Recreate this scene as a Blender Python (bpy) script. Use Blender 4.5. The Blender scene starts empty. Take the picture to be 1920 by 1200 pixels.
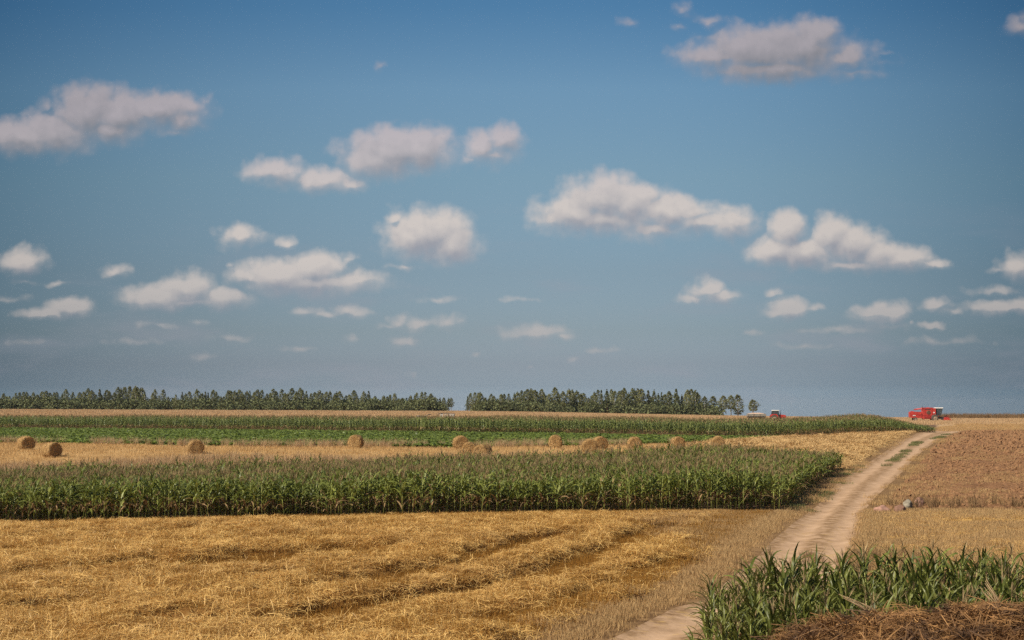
import bpy, bmesh, math, random
import numpy as np
from mathutils import Vector, Matrix, noise as mnoise, Euler

sc = bpy.context.scene
R = math.radians
# ------------------------------------------------------------------ camera
CAM_H = 5.3
FPX = 2667.0                       # 50 mm lens on a 36 mm sensor, in pixels of the 1920 wide photograph
PITCH = math.atan(155.0 / FPX)     # true horizon at row 755
cam_d = bpy.data.cameras.new('camera'); cam = bpy.data.objects.new('camera', cam_d)
sc.collection.objects.link(cam); sc.camera = cam
cam_d.lens = 50.0; cam_d.sensor_width = 36.0
cam_d.clip_start = 0.3; cam_d.clip_end = 20000
cam.location = (0, 0, CAM_H); cam.rotation_euler = (R(90) + PITCH, 0, 0)
sc.view_settings.view_transform = 'Standard'; sc.view_settings.look = 'None'
sc.view_settings.gamma = 1.0; sc.view_settings.exposure = 0.3

def pix_dir(u, v):
    a = (u - 960) / FPX; b = (600 - v) / FPX
    y = math.cos(PITCH) - b * math.sin(PITCH)
    z = math.sin(PITCH) + b * math.cos(PITCH)
    return (a / y, z / y)          # x/y , z/y of the viewing direction

# ------------------------------------------------------------------ light
SUN_EL, SUN_AZ = 46.0, -124.0      # azimuth from +Y towards +X
sd = Vector((math.sin(R(SUN_AZ)) * math.cos(R(SUN_EL)), math.cos(R(SUN_AZ)) * math.cos(R(SUN_EL)), math.sin(R(SUN_EL))))
sun_d = bpy.data.lights.new('sun', 'SUN'); sun = bpy.data.objects.new('sun', sun_d)
sc.collection.objects.link(sun)
sun_d.energy = 4.7; sun_d.angle = R(0.53); sun_d.color = (1.0, 0.91, 0.76)
sun.rotation_euler = sd.to_track_quat('Z', 'Y').to_euler()

class NT:
    """tiny helper to write node trees as expressions"""
    def __init__(s, tree): s.t = tree
    def n(s, kind, **kw):
        nd = s.t.nodes.new(kind)
        for k, v in kw.items(): setattr(nd, k, v)
        return nd
    def put(s, sock, v):
        if v is None: return
        if isinstance(v, bpy.types.NodeSocket): s.t.links.new(v, sock)
        else:
            if hasattr(sock.default_value, '__len__') and not hasattr(v, '__len__'): v = (v,) * len(sock.default_value)
            if hasattr(v, '__len__') and len(sock.default_value) == 4 and len(v) == 3: v = (*v, 1.0)
            sock.default_value = v
    def m(s, op, a, b=None, c=None, clamp=False):
        nd = s.n('ShaderNodeMath', operation=op, use_clamp=clamp)
        for i, q in enumerate((a, b, c)): s.put(nd.inputs[i], q)
        return nd.outputs[0]
    def v(s, op, a, b=None, c=None):
        nd = s.n('ShaderNodeVectorMath', operation=op)
        for i, q in enumerate((a, b, c)):
            if q is not None: s.put(nd.inputs[i], q)
        return nd.outputs['Value'] if op in ('LENGTH', 'DOT_PRODUCT', 'DISTANCE') else nd.outputs[0]
    def scale(s, a, f):
        nd = s.n('ShaderNodeVectorMath', operation='SCALE'); s.put(nd.inputs[0], a); s.put(nd.inputs['Scale'], f); return nd.outputs[0]
    def sep(s, a):
        nd = s.n('ShaderNodeSeparateXYZ'); s.put(nd.inputs[0], a); return nd.outputs
    def com(s, x, y, z=0.0):
        nd = s.n('ShaderNodeCombineXYZ')
        for i, q in enumerate((x, y, z)): s.put(nd.inputs[i], q)
        return nd.outputs[0]
    def noise(s, vec, scale, detail=4, rough=.5, dist=0.0, lac=2.0, col=False):
        nd = s.n('ShaderNodeTexNoise'); s.put(nd.inputs['Vector'], vec)
        s.put(nd.inputs['Scale'], scale); s.put(nd.inputs['Detail'], detail); s.put(nd.inputs['Roughness'], rough)
        s.put(nd.inputs['Distortion'], dist); s.put(nd.inputs['Lacunarity'], lac)
        return nd.outputs['Color'] if col else nd.outputs['Fac']
    def mr(s, v, a, b, c=0.0, d=1.0, smooth=True):
        nd = s.n('ShaderNodeMapRange', interpolation_type='SMOOTHSTEP' if smooth else 'LINEAR')
        s.put(nd.inputs['Value'], v)
        for k, q in zip(('From Min', 'From Max', 'To Min', 'To Max'), (a, b, c, d)): s.put(nd.inputs[k], q)
        return nd.outputs[0]
    def ramp(s, fac, stops, interp='LINEAR'):
        nd = s.n('ShaderNodeValToRGB'); cr = nd.color_ramp; cr.interpolation = interp
        s.put(nd.inputs[0], fac)
        while len(cr.elements) > 1: cr.elements.remove(cr.elements[-1])
        cr.elements[0].position = stops[0][0]; cr.elements[0].color = (*stops[0][1], 1)
        for p, c in stops[1:]:
            e = cr.elements.new(p); e.color = (*c, 1)
        return nd.outputs[0]
    def mix(s, f, a, b, mode='MIX'):
        nd = s.n('ShaderNodeMix', data_type='RGBA', blend_type=mode)
        s.put(nd.inputs[0], f); s.put(nd.inputs[6], a); s.put(nd.inputs[7], b)
        return nd.outputs[2]

def srgb(r, g, b):
    f = lambda c: (c / 255) / 12.92 if c / 255 <= .04045 else ((c / 255 + .055) / 1.055) ** 2.4
    return (f(r), f(g), f(b))

# ------------------------------------------------------------------ sky
# clouds of the sky, each a few soft lobes: (column, row, half width, half height, strength) in pixels of the photograph,
# turned into viewing directions (azimuth, elevation) so that they sit in the sky and not in the picture
CL = [
 # big bank upper left
 (165,215,62,48,1),(105,250,70,36,1),(40,258,70,30,1),(225,215,70,36,1),(300,205,75,28,1),(335,222,50,24,.85),(205,245,60,26,.9),(118,268,60,16,.8),
 (88,196,20,20,.66),(380,190,26,22,.62),(325,248,55,15,.62),(-30,262,60,26,.9),
 # pair at centre left
 (520,322,55,26,.85),(600,338,70,24,.85),(655,345,40,20,.75),(745,285,85,40,1.05),(790,282,55,38,1.05),(700,300,55,32,.95),(690,275,30,18,.7),
 (905,278,36,34,.85),(945,262,32,28,.9),(925,292,56,24,.75),(880,300,30,16,.6),
 # round one
 (805,440,62,40,1.15),(845,458,42,34,1.1),(770,445,38,32,1.0),(742,411,18,15,.8),(800,473,70,20,.8),(765,500,55,9,.6),
 (450,443,45,22,.78),(540,456,30,16,.7),
 # row below
 (585,508,60,30,1.0),(520,520,75,28,1.0),(470,518,50,20,.85),(590,530,110,22,.95),(665,524,42,18,.85),(655,484,22,17,.66),(425,497,10,10,.5),
 (46,492,38,26,.9),(46,508,40,12,.7),(218,513,34,17,.72),(50,530,50,9,.5),(110,532,40,9,.5),
 (352,543,50,28,1.0),(300,558,70,22,.92),(415,558,52,22,.9),(350,568,110,14,.8),
 (130,578,38,18,.95),(82,588,46,13,.85),(100,592,60,9,.7),
 (570,583,38,14,.68),(655,584,45,14,.72),(612,590,40,11,.62),(745,605,26,17,.75),(790,608,40,16,.72),(840,604,36,17,.7),(730,612,40,10,.64),
 (765,640,36,16,.64),(660,636,36,9,.5),(372,604,38,10,.56),(430,634,50,11,.54),(380,668,30,13,.62),(1005,622,55,17,.8),(1050,632,40,10,.66),
 (775,700,24,12,.55),(1075,675,20,11,.54),(990,688,16,8,.5),(893,662,14,9,.5),(1120,655,60,10,.56),(560,655,60,9,.54),(250,640,70,10,.52),(820,560,60,10,.5),(980,560,50,8,.46),(1560,620,120,12,.56),(1760,640,130,14,.58),(1680,610,90,12,.55),(1860,545,80,16,.6),(1500,650,90,10,.52),(300,610,60,9,.5),(20,560,50,12,.6),(40,640,60,9,.5),
 # long bank right of centre
 (1130,378,70,42,1.05),(1180,385,60,40,1.05),(1075,400,62,34,.98),(1040,410,40,24,.85),(1130,412,100,26,.95),(1245,398,60,28,1.0),(1290,400,50,24,.92),(1225,430,66,24,.85),
 (1310,415,60,20,.9),(1374,418,46,28,.92),(1370,392,60,14,.62),
 # bank at right
 (1478,435,32,32,1.05),(1456,470,42,25,1.02),(1500,472,80,28,1.0),(1562,445,36,36,1.0),(1595,462,60,34,1.0),(1640,478,60,28,.95),(1690,486,50,24,.92),(1745,494,44,14,.72),(1600,496,120,16,.8),
 # upper right
 (1420,100,90,44,1.0),(1340,108,80,24,.85),(1500,95,80,48,1.0),(1530,68,46,30,.92),(1400,68,26,16,.7),(1450,130,120,24,.95),(1580,110,70,30,.8),(1650,118,60,20,.55),(1600,136,80,16,.66),(1660,100,32,10,.5),
 (1280,20,28,26,.62),(1325,40,44,18,.64),(1268,48,34,16,.55),(1185,40,34,18,.58),(1920,50,44,28,.7),(715,122,18,18,.5),
 # small ones lower right
 (1328,546,28,20,.9),(1345,556,46,14,.82),(1305,562,36,11,.74),(1452,548,20,11,.68),(1480,580,36,18,.95),(1458,588,32,12,.8),(1530,577,22,10,.66),(1405,624,30,12,.6),
 (1650,585,50,14,.9),(1680,585,28,18,.9),(1640,596,56,12,.72),(1754,571,28,14,.76),(1785,584,36,12,.64),(1748,612,26,8,.8),(1716,606,9,7,.66),
 (1870,576,64,14,.86),(1920,574,50,16,.86),(1912,500,38,28,.8),(1870,508,30,12,.6),
]
SKYK = .081                                        # sky strength
world = bpy.data.worlds.new('World'); world.use_nodes = True
wt = world.node_tree; wt.nodes.clear()
W = NT(wt)
S = 26.67                                           # sky units per tangent: one unit = 100 pixels of the photograph
tc = W.n('ShaderNodeTexCoord')
dx, dy, dz = W.sep(tc.outputs['Generated'])
yy = W.m('MAXIMUM', dy, .12)
X = W.m('MULTIPLY', W.m('DIVIDE', dx, yy), S); Z = W.m('MULTIPLY', W.m('DIVIDE', dz, yy), S)
PP = W.com(X, Z, 0)
sky = W.n('ShaderNodeTexSky', sky_type='NISHITA')
sky.sun_disc = False; sky.sun_elevation = R(SUN_EL); sky.sun_rotation = R(SUN_AZ); sky.air_density = 1.0; sky.dust_density = 1.2; sky.ozone_density = 2.0
W.put(sky.inputs['Vector'], W.v('NORMALIZE', W.com(dx, dy, W.m('MAXIMUM', dz, .012))))
el = W.m('DIVIDE', Z, 8.0)                          # 0 at the horizon
SKYTINT = W.ramp(W.m('MULTIPLY', el, .5), [(0.0, (.91, 1.10, 1.53)), (0.0125, (.91, 1.11, 1.55)), (0.03, (.77, .91, 1.27)), (0.045, (.69, .78, 1.07)), (0.084, (0.645, 0.705, 0.86)), (0.152, (0.66, 0.71, 0.78)), (0.266, (0.76, 0.86, 0.84)),
    (0.372, (0.75, 0.93, 0.94)), (0.472, (0.455, 0.755, 0.875)), (.6, (.42, .72, .86)), (1.0, (.55, .8, .95))])
side = W.m('MAXIMUM', W.m('MULTIPLY', W.m('MULTIPLY', X, X), -1 / 92.0), -1.1)
sidec = W.scale(W.com(W.m('MULTIPLY_ADD', side, .48, 1.0), W.m('MULTIPLY_ADD', side, .40, 1.0), W.m('MULTIPLY_ADD', side, .35, 1.0)), W.mr(X, 3.0, 10.0, 1.0, .88))
base = W.v('MULTIPLY', W.mix(1.0, sky.outputs[0], SKYTINT, 'MULTIPLY'), sidec)
hz = W.mr(Z, .2, 3.0)
c_lo = W.mix(hz, srgb(148, 151, 161), srgb(156, 158, 167)); c_hi = W.mix(hz, srgb(172, 169, 170), W.mix(W.mr(Z, 3.4, 5.6), srgb(209, 201, 196), srgb(203, 196, 203)))
c_gain = W.m('MULTIPLY', W.m('MULTIPLY', W.mr(Z, 3.4, 6.5, 1.0, .70), W.m('MULTIPLY_ADD', side, .16, 1.0)), 10.0)
a_hz = W.mr(Z, 0.0, 3.0, .62, .97)
# a thin veil low in the sky
veil = W.m('MULTIPLY', W.mr(W.noise(W.v('MULTIPLY', PP, (.35, 1.3, 1)), 1.0, 3, .55), .48, .75), W.mr(Z, 4.5, 1.2, 0, .30))
base2 = W.mix(veil, base, W.scale(srgb(156, 155, 166), 10.0))
wv = W.n('ShaderNodeTexNoise', noise_dimensions='2D'); W.put(wv.inputs['Vector'], PP); wv.inputs['Scale'].default_value = 2.2; wv.inputs['Detail'].default_value = 4; wv.inputs['Roughness'].default_value = .5
warp = W.v('MULTIPLY', W.v('SUBTRACT', wv.outputs['Color'], (.5, .5, .5)), (.30, .20, 0))
PW = W.v('ADD', PP, warp)
def n2(vec, scale, detail, rough):
    nd = W.n('ShaderNodeTexNoise', noise_dimensions='2D'); W.put(nd.inputs['Vector'], vec)
    nd.inputs['Scale'].default_value = scale; nd.inputs['Detail'].default_value = detail; nd.inputs['Roughness'].default_value = rough
    return nd.outputs['Fac']
puff0 = n2(PP, 2.4, 7, .52)
puff1 = n2(W.v('ADD', PP, (-.10, .15, 0)), 2.4, 4, .52)
def vr(vec, scale):
    nd = W.n('ShaderNodeTexVoronoi', feature='F1', voronoi_dimensions='2D'); W.put(nd.inputs['Vector'], vec); nd.inputs['Scale'].default_value = scale
    return W.m('MULTIPLY', W.m('SUBTRACT', .40, nd.outputs['Distance']), 1.0)
wl = W.v('ADD', PP, W.v('MULTIPLY', warp, (.35, .35, 0)))
v0 = W.m('ADD', vr(wl, 2.6), W.m('MULTIPLY', vr(wl, 6.5), .45)); v1 = vr(W.v('ADD', wl, (-.07, .10, 0)), 2.6)
fl0 = W.m('ADD', W.m('MULTIPLY', W.m('SUBTRACT', puff0, .5), .70), W.m('MULTIPLY', v0, .24))
bump_ = W.m('ADD', W.m('MULTIPLY', W.m('SUBTRACT', puff0, puff1), .55), W.m('MULTIPLY', W.m('SUBTRACT', v0, v1), .18))
CLN = []
for (cu, cv, ru, rv, st) in CL:
    a, b = pix_dir(cu, cv); w_ = max(0.0, 1 - st); g_ = (1 + 1.5 * w_) / 100.; CLN.append((a * S, b * S, ru * g_, rv * g_, max(.06, st - 1.2 * w_)))
LEAF_IN = [('PW', 'Vector', PW), ('Base', 'Color', base2), ('Bump', 'Float', bump_), ('Fl', 'Float', fl0),
           ('Lo', 'Color', c_lo), ('Hi', 'Color', c_hi), ('Gain', 'Float', c_gain), ('Ahz', 'Float', a_hz)]
def leaf(cells):
    if not cells:
        bg = W.n('ShaderNodeBackground'); W.put(bg.inputs[0], base2); bg.inputs[1].default_value = SKYK; return bg.outputs[0]
    g = bpy.data.node_groups.new('sky_cell', 'ShaderNodeTree')
    for nm, ty, _ in LEAF_IN: g.interface.new_socket(nm, in_out='INPUT', socket_type='NodeSocket' + ty)
    g.interface.new_socket('Sky', in_out='OUTPUT', socket_type='NodeSocketShader')
    G = NT(g); gi = G.n('NodeGroupInput').outputs; go = G.n('NodeGroupOutput')
    def blobs(off):
        acc = None
        for (cx, cz, rx, rz, st) in cells:
            ix, iz = .86 / rx, .86 / rz
            q = G.v('MULTIPLY_ADD', gi['PW'], (ix, iz, 0), ((off[0] - cx) * ix, (off[1] - cz) * iz, 0))
            d = G.m('SUBTRACT', st + .27, G.v('LENGTH', q))
            acc = d if acc is None else G.m('SMOOTH_MAX', acc, d, .2)
        return acc
    A0 = blobs((0, 0)); A1 = blobs((-.07, .12)); A2 = blobs((-.03, .30))
    F0 = G.m('ADD', A0, gi['Fl'])
    alpha = G.m('MULTIPLY', G.mr(F0, -.12, G.mr(G.m('SUBTRACT', A0, A1), -.12, .14, 1.10, .64)), gi['Ahz'])
    edge = G.m('ADD', G.m('MULTIPLY', G.m('SUBTRACT', A0, A1), .95), gi['Bump'])
    lit = G.m('ADD', edge, G.m('SUBTRACT', .80, G.m('MULTIPLY', G.m('MAXIMUM', A2, -.25), .45)), clamp=True)
    cc = G.scale(G.mix(lit, gi['Lo'], gi['Hi']), gi['Gain'])
    bg = G.n('ShaderNodeBackground'); G.put(bg.inputs[0], G.mix(alpha, gi['Base'], cc)); bg.inputs[1].default_value = SKYK
    g.links.new(bg.outputs[0], go.inputs['Sky'])
    nd = W.n('ShaderNodeGroup'); nd.node_tree = g
    for nm, ty, so in LEAF_IN: W.put(nd.inputs[nm], so)
    return nd.outputs[0]
def tree(x0, x1, z0, z1, depth, axis):
    cells = [c for c in CLN if x0 - 1.9 * c[2] - .35 < c[0] < x1 + 1.9 * c[2] + .35 and z0 - 1.9 * c[3] - .3 < c[1] < z1 + 1.9 * c[3] + .3]
    if depth == 0 or len(cells) <= 5: return leaf(cells)
    if axis == 0:
        m_ = (x0 + x1) / 2; f = W.m('GREATER_THAN', X, m_)
        A, B = tree(x0, m_, z0, z1, depth - 1, 1 if depth % 3 == 0 else 0), tree(m_, x1, z0, z1, depth - 1, 1 if depth % 3 == 0 else 0)
    else:
        m_ = (z0 + z1) / 2; f = W.m('GREATER_THAN', Z, m_)
        A, B = tree(x0, x1, z0, m_, depth - 1, 0), tree(x0, x1, m_, z1, depth - 1, 0)
    mx = W.n('ShaderNodeMixShader'); W.put(mx.inputs[0], f)
    wt.links.new(A, mx.inputs[1]); wt.links.new(B, mx.inputs[2]); return mx.outputs[0]
clouds = tree(-10.4, 10.4, .3, 8.0, 6, 0)
plain = W.n('ShaderNodeBackground'); W.put(plain.inputs[0], base); plain.inputs[1].default_value = SKYK
inside = W.m('MULTIPLY', W.m('MULTIPLY', W.m('GREATER_THAN', dy, .12), W.m('LESS_THAN', W.m('ABSOLUTE', X), 11.5)), W.m('MULTIPLY', W.m('LESS_THAN', Z, 8.6), W.m('GREATER_THAN', Z, 0.0)))
mx = W.n('ShaderNodeMixShader'); W.put(mx.inputs[0], inside); wt.links.new(plain.outputs[0], mx.inputs[1]); wt.links.new(clouds, mx.inputs[2])
wo = W.n('ShaderNodeOutputWorld'); wt.links.new(mx.outputs[0], wo.inputs[0])
sc.world = world
world.cycles.sampling_method = 'MANUAL'; world.cycles.sample_map_resolution = 256
print('world nodes', len(wt.nodes))
# ------------------------------------------------------------------ helpers
rng = np.random.default_rng(7)
random.seed(7)
COL = sc.collection
def tag(o, label=None, cat=None, group=None, kind=None):
    if label: o['label'] = label
    if cat: o['category'] = cat
    if group: o['group'] = group
    if kind: o['kind'] = kind
    return o
def empty(name, loc, rz=0.0, s=1.0):
    o = bpy.data.objects.new(name, None); COL.objects.link(o)
    o.empty_display_size = .2; o.location = loc; o.rotation_euler = (0, 0, rz); o.scale = (s, s, s); return o
class MB:
    def __init__(s): s.v = []; s.f = []; s.m = []; s.sm = []
    def add(s, vs, fs, mi=0, smooth=False):
        b = len(s.v); s.v.extend([tuple(p) for p in vs]); s.f.extend([tuple(i + b for i in f) for f in fs])
        s.m.extend([mi] * len(fs)); s.sm.extend([smooth] * len(fs))
    def box(s, c, d, mi=0, rz=0.0, ry=0.0, taper=(1, 1), bev=0.0):
        hx, hy, hz = d[0] / 2, d[1] / 2, d[2] / 2
        M = Matrix.Translation(c) @ Matrix.Rotation(rz, 4, 'Z') @ Matrix.Rotation(ry, 4, 'Y')
        if bev <= 0:
            vs = [M @ Vector((x * hx * (taper[0] if z > 0 else 1), y * hy * (taper[1] if z > 0 else 1), z * hz)) for z in (-1, 1) for y in (-1, 1) for x in (-1, 1)]
            s.add(vs, [(0, 2, 3, 1), (4, 5, 7, 6), (0, 1, 5, 4), (2, 6, 7, 3), (0, 4, 6, 2), (1, 3, 7, 5)], mi)
        else:
            bm = bmesh.new(); bmesh.ops.create_cube(bm, size=1)
            for v in bm.verts:
                v.co = Vector((v.co.x * d[0] * (taper[0] if v.co.z > 0 else 1), v.co.y * d[1] * (taper[1] if v.co.z > 0 else 1), v.co.z * d[2]))
            bmesh.ops.bevel(bm, geom=bm.edges[:], offset=bev, segments=2, affect='EDGES', profile=.6)
            bm.verts.index_update()
            s.add([M @ v.co for v in bm.verts], [[q.index for q in f.verts] for f in bm.faces], mi); bm.free()
    def prism(s, poly, y0, y1, mi=0):                       # polygon in x,z extruded along y
        n = len(poly)
        vs = [(p[0], y0, p[1]) for p in poly] + [(p[0], y1, p[1]) for p in poly]
        fs = [tuple(range(n)), tuple(range(2 * n - 1, n - 1, -1))] + [(i, i + n, (i + 1) % n + n, (i + 1) % n) for i in range(n)]
        s.add(vs, fs, mi)
    def tube(s, pts, rad, n=6, mi=0, smooth=True, cap=True):
        rings = []
        for i, p in enumerate(pts):
            p = Vector(p); a = Vector(pts[max(i - 1, 0)]); b = Vector(pts[min(i + 1, len(pts) - 1)])
            t = (b - a).normalized(); u = t.orthogonal().normalized() if abs(t.z) > .9 else t.cross(Vector((0, 0, 1))).normalized(); w = t.cross(u)
            r = rad[i] if hasattr(rad, '__len__') else rad
            rings.append([p + (u * math.cos(2 * math.pi * k / n) + w * math.sin(2 * math.pi * k / n)) * r for k in range(n)])
        vs = [q for r_ in rings for q in r_]; fs = []
        for i in range(len(pts) - 1):
            for k in range(n): fs.append((i * n + k, i * n + (k + 1) % n, (i + 1) * n + (k + 1) % n, (i + 1) * n + k))
        if cap: fs.append(tuple(range(n - 1, -1, -1))); fs.append(tuple(range((len(pts) - 1) * n, len(pts) * n)))
        s.add(vs, fs, mi, smooth)
    def lathe(s, prof, c, axis='Y', n=24, mi=0, smooth=False):  # prof: (radius, offset along axis)
        vs = []; fs = []
        for r, o in prof:
            for k in range(n):
                a = 2 * math.pi * k / n; x, z = r * math.cos(a), r * math.sin(a)
                vs.append((c[0] + x, c[1] + o, c[2] + z) if axis == 'Y' else ((c[0] + x, c[1] + z, c[2] + o) if axis == 'Z' else (c[0] + o, c[1] + x, c[2] + z)))
        for i in range(len(prof) - 1):
            for k in range(n): fs.append((i * n + k, i * n + (k + 1) % n, (i + 1) * n + (k + 1) % n, (i + 1) * n + k))
        s.add(vs, fs, mi, smooth)
    def mesh(s, name, mats):
        me = bpy.data.meshes.new(name); me.from_pydata(s.v, [], s.f)
        for m_ in (mats if isinstance(mats, (list, tuple)) else [mats]): me.materials.append(m_)
        me.polygons.foreach_set('material_index', s.m); me.polygons.foreach_set('use_smooth', s.sm); me.update(); return me
    def build(s, name, mats, parent=None):
        o = bpy.data.objects.new(name, s.mesh(name, mats)); COL.objects.link(o)
        if parent: o.parent = parent
        return o
def sstep(x, a, b):
    t = np.clip((x - a) / (b - a), 0, 1); return t * t * (3 - 2 * t)
def vnoise(x, y, seed=0):                                   # cheap vectorised value noise, 0..1
    x = np.asarray(x, float); y = np.asarray(y, float)
    xi = np.floor(x).astype(np.int64); yi = np.floor(y).astype(np.int64); xf = x - xi; yf = y - yi
    def h(a, b):
        n = (a * 374761393 + b * 668265263 + seed * 974634777) & 0xffffffff
        n = ((n ^ (n >> 13)) * 1274126177) & 0xffffffff
        return ((n ^ (n >> 16)) & 0xffff) / 65535.0
    u = xf * xf * (3 - 2 * xf); w = yf * yf * (3 - 2 * yf)
    return (h(xi, yi) * (1 - u) + h(xi + 1, yi) * u) * (1 - w) + (h(xi, yi + 1) * (1 - u) + h(xi + 1, yi + 1) * u) * w
def fbm(x, y, oct=4, seed=0):
    t = 0; a = .5; s_ = 0
    for k in range(oct):
        t = t + a * vnoise(x * 2 ** k + 17.3 * k, y * 2 ** k + 5.1 * k, seed + k); s_ += a; a *= .5
    return t / s_

# ------------------------------------------------------------------ terrain
TY = [10, 30, 50, 70, 80, 95, 112, 125, 150, 190, 240, 280, 340, 400, 440, 480, 560, 750, 1200, 3000]
TU = [-400, 0, 960, 1350, 1600, 1780, 2200]
TZ = [
 [.2, 0, -.1, -.5, -.95, -1.25, -.3, .95, 1.2, 1.1, .85, .6, 1.7, 2.7, 2.85, 2.8, 2.55, 0, -14, -90],
 [.2, 0, -.1, -.5, -.95, -1.25, -.3, .95, 1.2, 1.1, .85, .6, 1.7, 2.7, 2.85, 2.8, 2.55, 0, -14, -90],
 [.2, 0, 0, -.1, -.25, -.5, .45, 1.0, 1.15, .95, .6, .5, 1.2, 2.0, 2.15, 2.05, 1.7, -1, -14, -90],
 [.2, 0, 0, 0, 0, 0, .1, .4, .7, .5, .35, .25, 1.35, 1.3, 1.0, .55, 0, -3, -14, -90],
 [.2, 0, 0, 0, 0, 0, 0, .1, .25, .6, .7, .6, .7, .5, .3, 0, -1, -4, -14, -90],
 [.2, 0, 0, 0, 0, 0, 0, .08, .25, .5, .7, .65, .72, .45, .3, .05, -1, -4, -14, -90],
 [.2, 0, 0, 0, 0, 0, .05, .1, .3, .5, .7, .65, .72, .45, .3, .1, -1, -4, -14, -90]]
GA = np.linspace((-400 - 960) / FPX, (2200 - 960) / FPX, 160); GL = np.linspace(math.log(10), math.log(3000), 900)
_t = np.array([np.interp(GL, np.log(TY), r_) for r_ in TZ])
_t = np.array([np.interp(GA, [(u - 960) / FPX for u in TU], _t[:, j]) for j in range(len(GL))]).T
def _smooth(A, n, ax):
    k = np.exp(-np.linspace(-2, 2, 2 * n + 1) ** 2); k /= k.sum()
    P_ = np.pad(A, [(n, n) if i == ax else (0, 0) for i in range(2)], mode='edge')
    return np.apply_along_axis(lambda r_: np.convolve(r_, k, 'valid'), ax, P_)
_t = _smooth(_smooth(_t, 9, 1), 12, 0)
def zbase(x, Y):
    x = np.asarray(x, float); Y = np.asarray(Y, float); Yc = np.clip(Y, 15, 2999)
    a = np.clip((x / Yc - GA[0]) / (GA[-1] - GA[0]) * (len(GA) - 1), 0, len(GA) - 1.001)
    l = np.clip((np.log(Yc) - GL[0]) / (GL[-1] - GL[0]) * (len(GL) - 1), 0, len(GL) - 1.001)
    i = a.astype(int); j = l.astype(int); fa = a - i; fl = l - j
    return (_t[i, j] * (1 - fa) + _t[i + 1, j] * fa) * (1 - fl) + (_t[i, j + 1] * (1 - fa) + _t[i + 1, j + 1] * fa) * fl
def p2g(u, v):
    """where the line of sight through a pixel of the photograph meets the land"""
    a, b = pix_dir(u, v); Ys = np.exp(np.linspace(math.log(14), math.log(1500), 6000))
    hit = np.nonzero(CAM_H + b * Ys <= zbase(a * Ys, Ys))[0]
    Y = Ys[hit[0]] if len(hit) else 480.0
    return a * Y, Y
RL = np.array([p2g(u, v) for u, v in [(1130, 1205), (1173, 1187), (1267, 1140), (1321, 1127), (1370, 1085), (1424, 1041), (1453, 1010), (1488, 981), (1532, 949), (1564, 912), (1593, 891), (1622, 872), (1651, 853), (1689, 827), (1722, 812)]])
RR = np.array([p2g(u, v) for u, v in [(1608, 1022), (1614, 990), (1622, 955), (1648, 926), (1680, 897), (1707, 867), (1739, 838), (1762, 824), (1788, 812)]])
RL = RL[np.argsort(RL[:, 1])]; RR = RR[np.argsort(RR[:, 1])]
def xl(Y):
    Y = np.asarray(Y, float); s0 = (RL[2, 0] - RL[0, 0]) / (RL[2, 1] - RL[0, 1])
    r = np.interp(Y, RL[:, 1], RL[:, 0]); r = np.where(Y < RL[0, 1], RL[0, 0] + s0 * (Y - RL[0, 1]), r)
    return np.where(Y > RL[-1, 1], RL[-1, 0] + .42 * (Y - RL[-1, 1]), r)
def xr(Y):
    Y = np.asarray(Y, float); n = np.interp(Y, RR[:, 1], RR[:, 0])
    n = np.where(Y > RR[-1, 1], xl(Y) + (RR[-1, 0] - xl(RR[-1, 1])), n)
    w0 = RR[0, 0] - xl(RR[0, 1])
    n = np.where(Y < RR[0, 1], xl(Y) + w0 + .0 * Y, n); return np.maximum(n, xl(Y) + 2.6)
print('road', np.round(RL, 1).tolist(), np.round(RR, 1).tolist())
def edge(pts, ):                                            # field edge as distance Y for a viewing azimuth
    g = np.array([p2g(u, v) for u, v in pts]); a = g[:, 0] / g[:, 1]; o = np.argsort(a)
    return lambda x, Y: np.interp(np.asarray(x) / np.maximum(Y, 15), a[o], g[o, 1])
E_CORN1 = edge([(-200, 990), (0, 982), (400, 975), (800, 968), (1100, 963), (1450, 960)])
E_BEET1 = edge([(-200, 830), (0, 831), (480, 838), (900, 840), (1060, 838), (1250, 833), (1440, 823), (1470, 821)])
E_CORN2 = edge([(-200, 805), (0, 805), (400, 808), (900, 814), (1200, 818), (1440, 821), (1500, 818), (1605, 813), (1680, 811), (1762, 809)])
def e_back1(x, Y): return np.interp(np.asarray(x) / np.maximum(Y, 15), [-.4, 0, .15, .24], [99, 101, 108, 114])
def e_back2(x, Y): return np.interp(np.asarray(x) / np.maximum(Y, 15), [-.45, -.36, 0, .08, .17, .30, .36], [266, 266, 266, 274, 300, 300, 300])
ROAD_END = 262.0; PL0, PL1 = 71.0, 231.0
def _line(pts): return np.array([p2g(u, v) for u, v in pts])
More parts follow.
